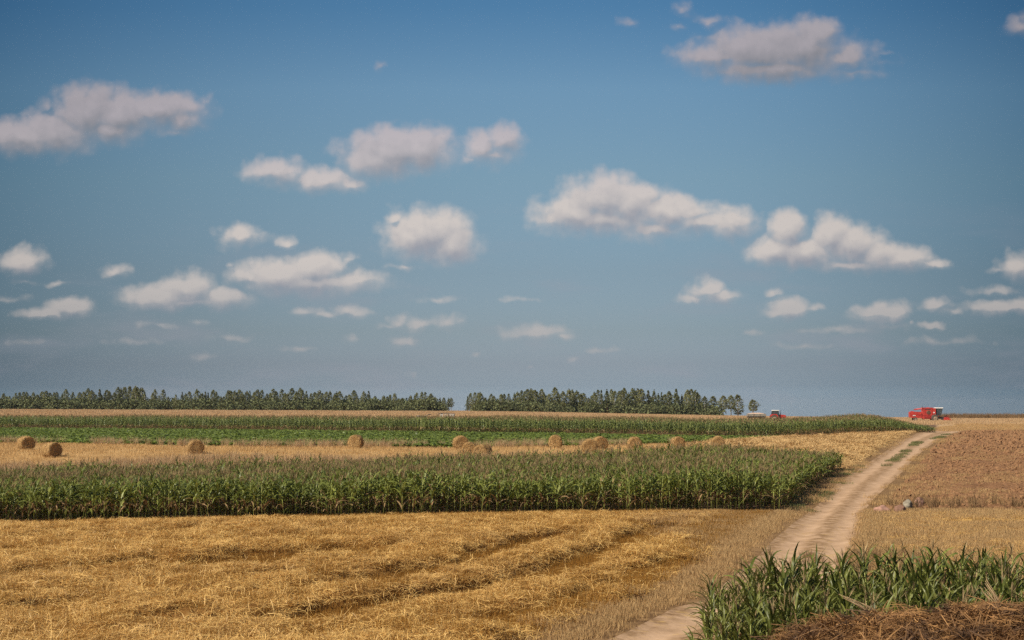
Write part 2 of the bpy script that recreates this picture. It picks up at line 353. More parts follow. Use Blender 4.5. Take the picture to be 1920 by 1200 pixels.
GAPS = [(_line(p), w, dpt) for p, w, dpt in [              # the cut strips between the straw rows, traced on the land: points, half width in metres, depth
 ([(1255, 996), (1200, 1018), (1150, 1040), (1060, 1078), (950, 1108), (850, 1124), (700, 1150), (540, 1176)], .62, 1.0),
 ([(1062, 1012), (1000, 1027), (930, 1046), (873, 1067), (800, 1082), (715, 1098)], .75, 1.0),
 ([(650, 1048), (540, 1056), (430, 1068)], 1.5, .95), ([(700, 1096), (620, 1108), (560, 1118)], .35, .6),
 ([(660, 1172), (560, 1179), (430, 1184), (280, 1192)], .40, .95),
 ([(1275, 1062), (1200, 1092), (1110, 1132), (1020, 1160), (930, 1184)], .38, .6),
 ([(310, 1064), (240, 1076), (130, 1088), (60, 1093)], .5, .75), ([(330, 1118), (190, 1136), (60, 1160)], .3, .7),
 ([(430, 1000), (330, 1010), (200, 1022)], .35, .5), ([(990, 974), (920, 983), (840, 990)], .25, .7), ([(700, 967), (620, 974), (540, 978)], .22, .7),
 ([(560, 1088), (480, 1094), (420, 1100)], .35, .6), ([(150, 1010), (60, 1022), (-30, 1030)], .4, .5), ([(1130, 984), (1050, 992), (980, 996)], .3, .35)]]
def swath(x, Y):
    """thickness of the straw lying left of the track, 0 in the cut strips between the rows"""
    x = np.asarray(x, float); Y = np.asarray(Y, float); x, Y = np.broadcast_arrays(x, Y)
    out = np.zeros(x.shape); near = (Y > 24) & (Y < 82) & (x < xl(Y))
    if not near.any(): return out
    px, py = x[near], Y[near]; n = fbm(px * .35, py * .35, 3, 11); wx = px + .75 * (fbm(px * .55, py * .55, 3, 12) - .5); wy = py + .75 * (fbm(px * .55, py * .55, 3, 13) - .5)
    r = np.ones(px.shape)
    for L_, w, dp in GAPS:
        best = np.full(px.shape, 1e9)
        for (ax, ay), (bx, by) in zip(L_[:-1], L_[1:]):
            dx_, dy_ = bx - ax, by - ay; t = np.clip(((wx - ax) * dx_ + (wy - ay) * dy_) / (dx_ * dx_ + dy_ * dy_), 0, 1)
            best = np.minimum(best, np.hypot(wx - ax - t * dx_, wy - ay - t * dy_))
        r = np.minimum(r, 1 - dp * (1 - sstep(best, w * .95, w * 1.4 + .4)))
    r = r * (1 - .22 * sstep(n, .56, .70))
    d = xl(py) - px; r = r * sstep(d, 1.3 + 1.6 * sstep(py, 45, 62), 2.6 + 2.5 * sstep(py, 45, 62)) * (py < E_CORN1(px, py) - .5)
    out[near] = r; return out
def zfun(x, Y):
    x = np.asarray(x, float); Y = np.asarray(Y, float)
    z = zbase(x, Y)
    s_ = swath(x, Y)
    z = z + s_ * (.38 + .46 * (fbm(x * .7, Y * .7, 3, 5) - .5)) * (Y < 80) * (1 - .8 * sstep(Y - E_CORN1(x, Y), -9, -1.5))
    z = z + .10 * (fbm(x * .15, Y * .15, 3, 8) - .5) * (Y < 300)
    L = xl(Y); Rr = xr(Y); w = np.maximum(Rr - L, .5); q = (x - L) / w
    on = (q > 0) & (q < 1) & (Y < ROAD_END)
    trk = np.exp(-((q - .27) / .13) ** 2) + np.exp(-((q - .76) / .13) ** 2)
    z = z - np.where(on, .03 + .07 * trk + .03 * (fbm(x * .5, Y * .35, 2, 9) - .5), 0)
    pl = (x > Rr + .9) & (Y > PL0) & (Y < PL1)
    z = z + np.where(pl, .12 + .16 * (fbm(x * 1.6, Y * .7, 3, 21) - .5) + .05 * np.sin(x * 2 * math.pi / .9 + 2 * fbm(x * .1, Y * .1, 2, 2)), 0)
    return z
def z1(x, y): return float(zfun(np.array([x]), np.array([y]))[0])

# ------------------------------------------------------------------ materials
def material(name, fn, rough=.9, spec=.2):
    m_ = bpy.data.materials.new(name); m_.use_nodes = True; t = m_.node_tree; t.nodes.clear(); N = NT(t)
    out = N.n('ShaderNodeOutputMaterial'); bs = N.n('ShaderNodeBsdfPrincipled')
    bs.inputs['Roughness'].default_value = rough; bs.inputs['Specular IOR Level'].default_value = spec
    t.links.new(bs.outputs[0], out.inputs[0])
    r = fn(N, bs, out)
    if r is not None: N.put(bs.inputs['Base Color'], r)
    return m_
def plain(name, col, rough=.6, spec=.3, var=.12, metal=0.0, scale=3.0):
    def fn(N, bs, out):
        tc_ = N.n('ShaderNodeTexCoord').outputs['Object']; n = N.noise(tc_, scale, 5, .6)
        bs.inputs['Metallic'].default_value = metal
        return N.mix(N.mr(n, .3, .7, 0, 1), tuple(c * (1 - var) for c in col), tuple(min(1, c * (1 + var)) for c in col))
    return material(name, fn, rough, spec)
def soil(name, stops, scale, bump=.5, bscale=12., rough=.95, extra=None):
    def fn(N, bs, out):
        P_ = N.n('ShaderNodeTexCoord').outputs['Object']
        n = N.noise(P_, scale, 8, .62); n2_ = N.noise(P_, scale * .09, 4, .5); f = N.m('ADD', N.m('MULTIPLY', n, .7), N.m('MULTIPLY', n2_, .3))
        c = N.ramp(N.mr(f, .32, .68, smooth=False), stops)
        if extra: c = extra(N, P_, c)
        bp = N.n('ShaderNodeBump'); bp.inputs['Strength'].default_value = bump; bp.inputs['Distance'].default_value = .08
        N.put(bp.inputs['Height'], N.noise(P_, bscale, 6, .6)); N.t.links.new(bp.outputs[0], bs.inputs['Normal'])
        return c
    return material(name, fn, rough, .1)
M = {}
M['straw_soil'] = soil('straw_ground', [(0, (.12, .055, .014)), (.5, (.22, .105, .028)), (1, (.34, .18, .055))], 5)  # darkened to carry the straw ridges' shade in the cut strips
M['pale_field'] = soil('pale_field', [(0, (.36, .22, .11)), (.5, (.46, .30, .16)), (1, (.54, .37, .20))], 1.2, .3, 4)
M['bale_field'] = soil('bale_field', [(0, (.36, .21, .08)), (.5, (.45, .275, .115)), (1, (.54, .35, .16))], 1.5, .4, 8)
M['maize_soil'] = soil('maize_soil', [(0, (.09, .05, .03)), (.5, (.16, .095, .06)), (1, (.26, .17, .10))], 3)
M['beet_soil'] = soil('beet_soil', [(0, (.06, .05, .02)), (.5, (.10, .08, .035)), (1, (.17, .13, .07))], 2)
M['plough'] = soil('ploughed_soil', [(0, (.070, .032, .014)), (.4, (.20, .100, .047)), (1, (.34, .182, .092))], 6, 1.0, 9)
M['verge'] = soil('verge_soil', [(0, (.085, .045, .020)), (.5, (.20, .115, .052)), (1, (.36, .22, .10))], 3)
def _road(N, bs, out):
    uv = N.n('ShaderNodeUVMap').outputs[0]; u, v, _ = N.sep(uv); P_ = N.n('ShaderNodeTexCoord').outputs['Object']
    n = N.noise(P_, 1.1, 7, .6); wig = N.m('MULTIPLY', N.m('SUBTRACT', N.noise(P_, .35, 3, .5), .5), .22)
    uu = N.m('ADD', u, wig)
    t1 = N.mr(N.m('ABSOLUTE', N.m('SUBTRACT', uu, .27)), .20, .05); t2 = N.mr(N.m('ABSOLUTE', N.m('SUBTRACT', uu, .76)), .20, .05)
    tr = N.m('MAXIMUM', t1, t2)
    c = N.ramp(N.mr(n, .3, .7, smooth=False), [(0, (.34, .215, .125)), (.5, (.45, .29, .175)), (1, (.55, .365, .23))])
    mid = N.ramp(N.mr(N.noise(P_, 5, 5, .65), .35, .65, smooth=False), [(0, (.17, .095, .045)), (1, (.33, .20, .10))])
    c = N.mix(N.m('MULTIPLY', N.m('SUBTRACT', 1.0, tr), N.mr(N.noise(P_, 1.7, 5, .6), .38, .60, .15, .95)), c, mid)
    st = N.m('MULTIPLY', N.mr(N.noise(N.v('MULTIPLY', P_, (1, 2.5, 1)), 1.2, 6, .7), .55, .66), N.mr(v, 75, 55, 0, .8))
    c = N.mix(st, c, (.50, .32, .12))
    bp = N.n('ShaderNodeBump'); bp.inputs['Strength'].default_value = .5; bp.inputs['Distance'].default_value = .05
    N.put(bp.inputs['Height'], N.noise(P_, 5, 7, .65)); N.t.links.new(bp.outputs[0], bs.inputs['Normal'])
    return c
M['road'] = material('sandy_track', _road, .95, .1)

# ------------------------------------------------------------------ the land, one sheet cut along the track and the ploughed field
ys = np.concatenate([[-60, -40, -20, -5, 5, 12], np.exp(np.linspace(math.log(16), math.log(26), 22))[:-1], np.exp(np.linspace(math.log(26), math.log(78), 330))[:-1],
                     np.exp(np.linspace(math.log(78), math.log(240), 330))[:-1], np.exp(np.linspace(math.log(240), math.log(620), 140))[:-1], np.exp(np.linspace(math.log(620), math.log(2500), 24))])
for fixed in (PL0, PL1, ROAD_END): ys[np.argmin(np.abs(ys - fixed))] = fixed
NLF, NRD, NRT = 250, 16, 150
rows = []
for Y in ys:
    Ye = max(Y, 30.0)
    L, Rr = float(xl(min(max(Y, 5), 600))), float(xr(min(max(Y, 5), 600)))
    lo = -.40 * Ye - 8 if Y > 20 else -60; hi = .40 * Ye + 10
    lo = min(lo, L - 10); hi = max(hi, Rr + 10)
    a_ = L + (lo - L) * np.linspace(1, 0, NLF) ** 1.0; b_ = np.linspace(L, Rr, NRD + 1)[1:]; c_ = Rr + .9 + (hi - Rr - .9) * np.linspace(0, 1, NRT) ** 1.0
    rows.append(np.concatenate([[lo - .9 * Ye - 60], a_, b_, c_, [hi + .9 * Ye + 60]]))
GX = np.array(rows); GY = np.repeat(ys[:, None], GX.shape[1], 1); GZ = zfun(GX, GY)
nr, nc = GX.shape
def sub_mesh(name, sel, mats, midx=None, uv=False):
    ii, jj = np.nonzero(sel)
    q = np.stack([ii * nc + jj, ii * nc + jj + 1, (ii + 1) * nc + jj + 1, (ii + 1) * nc + jj], 1)
    used, inv = np.unique(q, return_inverse=True); inv = inv.reshape(q.shape)
    co = np.stack([GX.ravel()[used], GY.ravel()[used], GZ.ravel()[used]], 1)
    me = bpy.data.meshes.new(name); me.vertices.add(len(co)); me.vertices.foreach_set('co', co.ravel())
    me.loops.add(q.size); me.loops.foreach_set('vertex_index', inv.ravel().astype(np.int32))
    me.polygons.add(len(q)); me.polygons.foreach_set('loop_start', np.arange(0, q.size, 4, dtype=np.int32)); 
    for m_ in mats: me.materials.append(m_)
    if midx is not None: me.polygons.foreach_set('material_index', midx[ii, jj].astype(np.int32))
    if uv:
        l = me.uv_layers.new(name='UVMap'); xx, yy_ = co[inv.ravel(), 0], co[inv.ravel(), 1]
        L = xl(yy_); Rr = xr(yy_); l.data.foreach_set('uv', np.stack([(xx - L) / (Rr - L), yy_], 1).ravel())
    me.update(calc_edges=True); me.validate(); me.polygons.foreach_set('use_smooth', [True] * len(q))
    o = bpy.data.objects.new(name, me); COL.objects.link(o); return o
J = np.arange(nc - 1)[None, :] + 0 * np.arange(nr - 1)[:, None]
cx = (GX[:-1, :-1] + GX[1:, 1:]) / 2; cy = (GY[:-1, :-1] + GY[1:, 1:]) / 2
road_sel = (J >= NLF) & (J < NLF + NRD) & (cy < ROAD_END) & (cy > 0)
pl_sel = (J >= NLF + NRD + 1) & (cy > PL0) & (cy < PL1) & (J < nc - 2)
jit = 2.0 * (fbm(cx * .3, cy * .3, 3, 31) - .5)
cyj = cy + jit
mid = np.full(cx.shape, 0)
left = (cx < xl(cy))
mid[cy > 240] = 1
z_c1 = left & (cyj > E_CORN1(cx, cy) - .3) & (cyj < e_back1(cx, cy)) & (cx < xl(cy) - 1.2)
bf = (cyj > e_back1(cx, cy)) & (cy < 240) & left
mid[bf] = 2
mid[z_c1] = 3
mid[left & (cyj > E_BEET1(cx, cy)) & (cyj < E_CORN2(cx, cy)) & (cx / np.maximum(cy, 15) < .19)] = 4
mid[(cyj > E_CORN2(cx, cy)) & (cyj < e_back2(cx, cy)) & (cx / np.maximum(cy, 15) < .298)] = 3
vg = ((cx > xr(cy)) & (cy < 240)) | ((cx > xl(cy) - 2.0 - .8 * fbm(cx * .5, cy * .5, 2, 4)) & left & (cy > 62) & (cy < 240)) | ((cx > xr(cy)) & (cy < PL0)) | (left & (cx > xl(cy) - .5 - 1.6 * fbm(cx * .7, cy * .7, 2, 6)) & (cy <= 62))
mid[vg] = 5
mid[(cx > .30 * cy + 1.2 * fbm(cx * .8, cy * .5, 3, 14)) & (cyj > 49) & (cyj < 55)] = 3
ground = tag(sub_mesh('ground', ~road_sel & ~pl_sel, [M['straw_soil'], M['pale_field'], M['bale_field'], M['maize_soil'], M['beet_soil'], M['verge']], mid), kind='structure')
road = tag(sub_mesh('dirt_road', road_sel, [M['road']], uv=True), kind='structure')
plough = tag(sub_mesh('ploughed_field', pl_sel, [M['plough']]), kind='structure')
# ------------------------------------------------------------------ plant and straw materials
def leafmat(name, lo, hi, rough=.45, trans=.25, spec=.35, island=True, tint=None):
    m_ = bpy.data.materials.new(name); m_.use_nodes = True; t = m_.node_tree; t.nodes.clear(); N = NT(t)
    out = N.n('ShaderNodeOutputMaterial'); bs = N.n('ShaderNodeBsdfPrincipled'); tr = N.n('ShaderNodeBsdfTranslucent')
    bs.inputs['Roughness'].default_value = rough; bs.inputs['Specular IOR Level'].default_value = spec
    r1 = N.n('ShaderNodeObjectInfo').outputs['Random']
    f = r1
    if island: f = N.m('ADD', N.m('MULTIPLY', r1, .35), N.m('MULTIPLY', N.n('ShaderNodeNewGeometry').outputs['Random Per Island'], .65))
    c = N.mix(f, lo, hi)
    if tint:
        P_ = N.n('ShaderNodeNewGeometry').outputs['Position']
        c = N.mix(N.m('MULTIPLY', N.mr(N.noise(P_, tint[1], 3, .5), .45, .62), tint[2]), c, tint[0])
    N.put(bs.inputs['Base Color'], c); N.put(tr.inputs[0], c)
    mx_ = N.n('ShaderNodeMixShader'); mx_.inputs[0].default_value = trans
    t.links.new(bs.outputs[0], mx_.inputs[1]); t.links.new(tr.outputs[0], mx_.inputs[2]); t.links.new(mx_.outputs[0], out.inputs[0])
    return m_
M['straw'] = leafmat('straw', (.34, .165, .032), (.97, .64, .22), .5, .15, .4, tint=((.48, .28, .10), .09, .25))
M['stubble'] = leafmat('stubble', (.18, .075, .012), (.45, .23, .045), .7, .15, .2)  # orange-brown of its own, deepened to stand for ridge shade between the rows
M['stubble_grey'] = leafmat('weathered_stubble', (.28, .155, .065), (.65, .435, .20), .7, .15, .2)
M['dry_grass'] = leafmat('dry_grass', (.38, .24, .12), (.66, .46, .26), .7, .2, .2)
M['pale_straw'] = leafmat('pale_straw', (.42, .26, .10), (.72, .48, .22), .7, .15, .2)
M['maize_leaf'] = leafmat('maize_leaf', (.080, .105, .014), (.34, .36, .080), .42, .28, .38)
M['maize_leaf_near'] = leafmat('near_maize_leaf', (.048, .063, .009), (.225, .232, .048), .45, .25, .35)
M['maize_leaf_far'] = leafmat('maize_leaf_far', (.060, .088, .018), (.26, .285, .08), .45, .25, .4)
M['maize_stalk'] = leafmat('maize_stalk', (.20, .24, .05), (.44, .44, .12), .5, 0.0, .4)
M['maize_dry'] = leafmat('dry_maize_leaf', (.22, .13, .06), (.46, .31, .16), .8, .2, .1)
M['tassel'] = leafmat('maize_tassel', (.20, .13, .06), (.44, .31, .16), .8, .1, .1)
M['beet'] = leafmat('beet_leaf', (.050, .075, .008), (.28, .34, .06), .45, .3, .4)
M['weed'] = leafmat('dry_weed', (.13, .075, .035), (.32, .20, .10), .9, .1, .1)
M['grass'] = leafmat('short_grass', (.10, .105, .035), (.24, .23, .09), .7, .2, .2)
M['muck'] = leafmat('manure_straw', (.10, .042, .016), (.46, .24, .085), .7, .1, .3, tint=((.055, .03, .018), 1.4, .8))
M['clod'] = plain('soil_clod', (.255, .135, .066), .95, .1, .35, scale=6)

# ------------------------------------------------------------------ scatter: one object of points, a clump of leaves or straws on each
def scatter_group():
    g = bpy.data.node_groups.new('scatter', 'GeometryNodeTree')
    g.interface.new_socket('Geometry', in_out='INPUT', socket_type='NodeSocketGeometry')
    g.interface.new_socket('Collection', in_out='INPUT', socket_type='NodeSocketCollection')
    g.interface.new_socket('Geometry', in_out='OUTPUT', socket_type='NodeSocketGeometry')
    N = g.nodes; L = g.links
    gi = N.new('NodeGroupInput'); go = N.new('NodeGroupOutput'); ip = N.new('GeometryNodeInstanceOnPoints'); ci = N.new('GeometryNodeCollectionInfo')
    ci.inputs['Separate Children'].default_value = True; ci.inputs['Reset Children'].default_value = True
    L.new(gi.outputs['Collection'], ci.inputs['Collection']); L.new(gi.outputs['Geometry'], ip.inputs['Points']); L.new(ci.outputs['Instances'], ip.inputs['Instance'])
    ip.inputs['Pick Instance'].default_value = True
    def at(nm, ty):
        a = N.new('GeometryNodeInputNamedAttribute'); a.data_type = ty; a.inputs['Name'].default_value = nm; return a.outputs[0]
    L.new(at('idx', 'INT'), ip.inputs['Instance Index']); L.new(at('scl', 'FLOAT_VECTOR'), ip.inputs['Scale'])
    er = N.new('FunctionNodeEulerToRotation'); L.new(at('rot', 'FLOAT_VECTOR'), er.inputs[0]); L.new(er.outputs[0], ip.inputs['Rotation'])
    L.new(ip.outputs[0], go.inputs[0]); return g
SG = scatter_group(); CI_ID = [i.identifier for i in SG.interface.items_tree if i.name == 'Collection'][0]
def library(name, meshes):
    c = bpy.data.collections.new(name)                       # never linked to the scene: only a source of shapes
    for k, me in enumerate(meshes): c.objects.link(bpy.data.objects.new('%s_%02d' % (name, k), me))
    return c, len(meshes)
def scatter(name, pts, lib, label=None, parent=None, scl=(.8, 1.2), tilt=.06, rz=None, sink=0.0, hs=None, cat=None, kind='stuff'):
    n = len(pts); me = bpy.data.meshes.new(name); me.vertices.add(n)
    p = pts.copy(); p[:, 2] -= sink; me.vertices.foreach_set('co', p.ravel())
    rot = np.stack([rng.normal(0, tilt, n), rng.normal(0, tilt, n), rng.uniform(0, 2 * math.pi, n) if rz is None else rz], 1)
    s_ = rng.uniform(*scl, n); sv = np.stack([s_, s_, s_ * (hs if hs is not None else 1.0)], 1)
    a = me.attributes.new('rot', 'FLOAT_VECTOR', 'POINT'); a.data.foreach_set('vector', rot.ravel())
    a = me.attributes.new('scl', 'FLOAT_VECTOR', 'POINT'); a.data.foreach_set('vector', sv.ravel())
    a = me.attributes.new('idx', 'INT', 'POINT'); a.data.foreach_set('value', rng.integers(0, lib[1], n).astype(np.int32))
    o = bpy.data.objects.new(name, me); COL.objects.link(o)
    if parent: o.parent = parent
    md = o.modifiers.new('scatter', 'NODES'); md.node_group = SG; md[CI_ID] = lib[0]
    tag(o, label, cat, kind=kind); print(name, n); return o
def spots(x0, x1, y0, y1, dens, keep, jitter=None):
    """random points of a density (per square metre) where keep(x, y) > random; dens may be a top value"""
    n = int((x1 - x0) * (y1 - y0) * dens); x = rng.uniform(x0, x1, n); y = rng.uniform(y0, y1, n)
    infr = np.abs(x) < .375 * y + 1.5                        # only what the photograph could show, and a step to each side
    x, y = x[infr], y[infr]; k = keep(x, y); ok = rng.uniform(0, 1, len(x)) < k
    x, y = x[ok], y[ok]; return np.stack([x, y, zfun(x, y)], 1)
def ribbon(mb, pts, widths, normal, mi=0):
    """flat strip through pts; 'normal' gives the side direction"""
    vs = []; fs = []
    for p, w in zip(pts, widths): vs.append(p - normal * w / 2); vs.append(p + normal * w / 2)
    for i in range(len(pts) - 1): fs.append((2 * i, 2 * i + 1, 2 * i + 3, 2 * i + 2))
    mb.add(vs, fs, mi)
V = Vector
def straw_clump(seed, n, R_, L0, L1, w, hmax, up=.12, mat='straw'):
    r = random.Random(seed); mb = MB()
    for _ in range(n):
        a = r.uniform(0, 6.28); d = R_ * math.sqrt(r.random()); c = V((d * math.cos(a), d * math.sin(a), r.uniform(0, hmax) * (1 - .5 * d / R_)))
        th = r.uniform(0, 6.28); ph = abs(r.gauss(0, up)) if r.random() < .88 else r.uniform(.3, 1.1); l = r.uniform(L0, L1)
        t = V((math.cos(th) * math.cos(ph), math.sin(th) * math.cos(ph), math.sin(ph))); s_ = V((-math.sin(th), math.cos(th), r.uniform(-.6, .6))).normalized()
        b = c + t * l / 2 + V((0, 0, -.12 * l)) ; ww = w * r.uniform(.6, 1.5)
        ribbon(mb, [c - t * l / 2 + V((0, 0, -.05 * l)), c + V((0, 0, .03 * l)), b], [ww, ww, ww * .7], s_)
    return mb.mesh('straw_clump', M[mat])
def tuft(seed, n, R_, h0, h1, w, lean, mat, seg=2, row=None):
    r = random.Random(seed); mb = MB()
    for _ in range(n):
        a = r.uniform(0, 6.28); d = R_ * math.sqrt(r.random()); c = V((d * math.cos(a), d * math.sin(a), 0))
        if row: c.y = round(c.y / row) * row + r.gauss(0, row * .12)
        th = r.uniform(0, 6.28); ln = abs(r.gauss(0, lean)); h = r.uniform(h0, h1); dr = V((math.cos(th), math.sin(th), 0)); f = r.uniform(0, 3.14); s_ = V((math.cos(f), math.sin(f), 0))
        pts = [c + dr * (ln * h * (i / seg) ** 1.6) + V((0, 0, h * i / seg * (1 - .12 * ln * i / seg))) for i in range(seg + 1)]
        ribbon(mb, pts, [w * (1 - .75 * (i / seg) ** 1.5) for i in range(seg + 1)], s_)
    return mb.mesh('tuft', M[mat])
L_STRAW = library('straw_clumps', [straw_clump(k, 60, .42, .16, .5, .0085, .13) for k in range(7)])
L_STUB = library('stubble_tufts', [tuft(20 + k, 60, .42, .09, .20, .009, .16, 'stubble', 1, .12) for k in range(5)])
L_STUBG = library('grey_stubble_tufts', [tuft(30 + k, 64, .42, .06, .17, .013, .35, 'stubble_grey', 1) for k in range(5)])
L_FARST = library('far_stubble_tufts', [tuft(40 + k, 40, .8, .10, .24, .022, .25, 'pale_straw', 1) for k in range(4)])
L_FARG = library('far_grey_tufts', [tuft(45 + k, 40, .8, .10, .24, .022, .25, 'stubble_grey', 1) for k in range(4)])
L_DRY = library('dry_grass_tufts', [tuft(50 + k, 34, .38, .45, .95, .016, .30, 'dry_grass', 3) for k in range(5)])
L_WEED = library('weed_tufts', [tuft(60 + k, 26, .30, .35, .9, .03, .35, 'weed', 2) for k in range(4)])
L_GRASS = library('grass_tufts', [tuft(70 + k, 44, .30, .06, .17, .014, .6, 'grass', 2) for k in range(4)])

# ------------------------------------------------------------------ foreground straw
def in_field(x, Y): return (x < xl(Y) - .25) & (Y < E_CORN1(x, Y) - .15)
def k_straw(x, Y): return in_field(x, Y) * (x < xl(Y) - 1.0) * (swath(x, Y) ** 1.3) * (.55 + .6 * fbm(x * .5, Y * .5, 2, 41))
scatter('straw', spots(-26, 26, 28, 78, 34, k_straw), L_STRAW, 'loose golden straw lying in combed rows over the cut field in front of the maize', tilt=.16, scl=(.65, 1.2), sink=.03)
scatter('stubble', spots(-26, 26, 28, 78, 15, lambda x, Y: in_field(x, Y) * (x < xl(Y) - 1.9) * (1.02 - .75 * swath(x, Y))), L_STUB, 'short orange-brown stubble standing in the strips between the straw rows', tilt=.04)
scatter('long_straw', spots(-26, 26, 28, 60, 1.6, lambda x, Y: in_field(x, Y) * (x < xl(Y) - 2.2)), library('long_straws', [straw_clump(500 + k, 5, .35, .5, .95, .013, .2, .35) for k in range(4)]), 'single long pale straws sticking out of the combed rows', tilt=.1, scl=(.7, 1.1))
scatter('verge_stubble', spots(-10, 26, 28, 78, 30, lambda x, Y: in_field(x, Y) * sstep(xl(Y) - x, .2, 1.0) * (1 - sstep(xl(Y) - x, 1.0 + 3.2 * sstep(Y, 46, 66), 2.2 + 7 * sstep(Y, 46, 66))) * (.4 + .8 * fbm(x * .6, Y * .6, 2, 43))),
        L_STUBG, 'greyish weathered stubble along the left edge of the sandy track', tilt=.06)
def rgt(x, Y): return (x > xr(Y) + .05)
scatter('right_stubble', spots(6, 29, 30, 72, 22, lambda x, Y: rgt(x, Y) * (Y < PL0) * (Y > 36) * sstep(fbm(x * .35, Y * .5, 3, 45), .22, .62)), L_STUBG,
        'thin weathered stubble on the small field right of the track', tilt=.06)
scatter('right_straw', spots(6, 29, 36, 69, 20, lambda x, Y: rgt(x, Y) * (.12 + .88 * sstep(fbm(x * .22, Y * .5, 3, 47), .38, .56)) * sstep(x - xr(Y), 0, 2.0)), L_STRAW, 'thin scattered straw on the small stubble field right of the track', tilt=.12, scl=(.6, 1.05), sink=.02)
scatter('road_straw', spots(2, 20, 34, 68, 5, lambda x, Y: (x > xl(Y)) * (x < xr(Y)) * sstep(fbm(x * .9, Y * .55, 3, 49), .55, .66) * .8), L_STRAW, 'wisps of straw strewn across the sandy track', tilt=.02, scl=(.4, .8), sink=.09)
# ------------------------------------------------------------------ middle distance grasses
scatter('tall_dry_grass', spots(-48, 12, 96, 119, 6, lambda x, Y: (Y > e_back1(x, Y) + .5) * (Y < 116 + 2 * np.sin(x * .2)) * (1 - sstep(x / Y, -.02, .05)) * (.45 + .9 * fbm(x * .3, Y * .3, 2, 51))), L_DRY,
        'tall pale dry grass standing between the near maize and the bale field', scl=(.7, 1.25), tilt=.1)
bf_in = lambda x, Y: (Y > e_back1(x, Y) + 1) * (x < xl(Y) - 1.4) * ((Y < E_BEET1(x, Y)) | (x / Y > .19)) * (Y < E_CORN2(x, Y) - .5)
scatter('bale_field_stubble', spots(-60, 75, 100, 226, 2.4, lambda x, Y: bf_in(x, Y) * (.35 + .8 * fbm(x * .15, Y * .15, 3, 53))), L_FARST, 'pale golden stubble of the field where the round bales lie', tilt=.03)
scatter('straw_strip', spots(20, 75, 108, 226, 5, lambda x, Y: bf_in(x, Y) * sstep(x / Y, .12, .17) * sstep(fbm(x * .25, Y * .12, 3, 55), .3, .55)), library('mid_straw', [straw_clump(90 + k, 60, .8, .4, 1.0, .028, .28, .2, 'pale_straw') for k in range(4)]),
        'rough straw strip between the near maize and the far maize beside the track', tilt=.15)
scatter('beet_edge_grass', spots(-56, 40, 128, 165, 3.5, lambda x, Y: (np.abs(Y - E_BEET1(x, Y) - .2) < 1.6) * (x / Y < .12) * sstep(fbm(x * .2, Y * .2, 2, 57), .3, .6)), L_DRY, 'ragged dry grass along the near edge of the green beet field', scl=(.7, 1.1), tilt=.1)
scatter('weed_strip', spots(-90, 70, 180, 262, 3.2, lambda x, Y: (np.abs(Y - E_CORN2(x, Y) + 3.4) < 1.2) * (x / Y < .24) * sstep(fbm(x * .06, Y * .1, 3, 59), .35, .6)), L_WEED, 'brown weeds between the beet field and the far maize', scl=(.6, 1.1), tilt=.1)
scatter('skyline_weeds', spots(100, 190, 404, 452, 3.0, lambda x, Y: (x / Y > .296) * sstep(Y, 424, 436) * (.12 + 1.0 * sstep(fbm(x * .09, Y * .09, 3, 61), .35, .62))), L_WEED, 'dark brown weeds on the skyline right of the red harvester', scl=(.9, 2.4), tilt=.15)
scatter('pale_field_stubble', spots(-190, 190, 264, 560, .22, lambda x, Y: (Y > e_back2(x, Y)) * 1.0), library('pale_tufts', [tuft(80 + k, 60, 1.6, .15, .45, .07, .2, 'dry_grass', 1) for k in range(3)]), 'pale stubble of the wide field in front of the wood', tilt=.02)
scatter('skyline_stubble', spots(60, 100, 226, 420, 1.0, lambda x, Y: (x > xl(Y) - 2) * (Y > PL1 + 1) * (.3 + .9 * fbm(x * .1, Y * .05, 3, 63))), L_FARG, 'golden stubble between the ploughed field and the harvester', tilt=.03, scl=(.9, 1.6))
scatter('skyline_stubble', spots(80, 160, 226, 440, 1.0, lambda x, Y: (x > xr(Y)) * (Y > PL1 + 1) * (.3 + .9 * fbm(x * .1, Y * .05, 3, 63))), L_FARG, 'golden stubble behind the ploughed field on the right', tilt=.03, scl=(.9, 1.6))
# grass on the track and its sides
def near_pts(plist, rad): return lambda x, Y: np.max([np.exp(-(((x - q[0]) / rad[0]) ** 2 + ((Y - q[1]) / rad[1]) ** 2)) for q in plist], 0)
qq = lambda x, Y: (x - xl(Y)) / (xr(Y) - xl(Y))
Yg = [p2g(1700, v)[1] for v in (874, 843, 836, 828)]
scatter('grass_patch', spots(30, 75, 110, 225, 5.5, lambda x, Y: np.clip((np.abs(qq(x, Y) - .52) < .10 + .08 * (fbm(x * .8, Y * .3, 2, 65) - .3)) * ((Y > Yg[0]) * (Y < Yg[1]) * sstep(fbm(x * .5, Y * .22, 2, 66), .36, .56) + (Y > Yg[2]) * (Y < Yg[3]))
        + (Y > 190) * (Y < 215) * (np.abs(qq(x, Y) - .85) < .14) * sstep(fbm(x * .3, Y * .15, 2, 68), .4, .55), 0, 1)), L_GRASS, 'low green grass growing on the crown of the track near its far end', scl=(.8, 1.5))
gp2 = [p2g(u, v) for u, v in [(1515, 940), (1545, 925), (1570, 905), (1590, 890)]]
scatter('verge_grass', spots(12, 40, 60, 130, 10, lambda x, Y: np.clip(sstep(near_pts(gp2, (.9, 1.4))(x, Y) * (.3 + fbm(x * 1.5, Y * .8, 2, 64)), .35, .8) + .35 * sstep(fbm(x * .7, Y * .3, 2, 67), .55, .7) * (x < xl(Y) + .3) * (x > xl(Y) - 1.6), 0, 1)), L_GRASS, 'green grass tufts on the left verge of the track beside the maize', scl=(.7, 1.3))
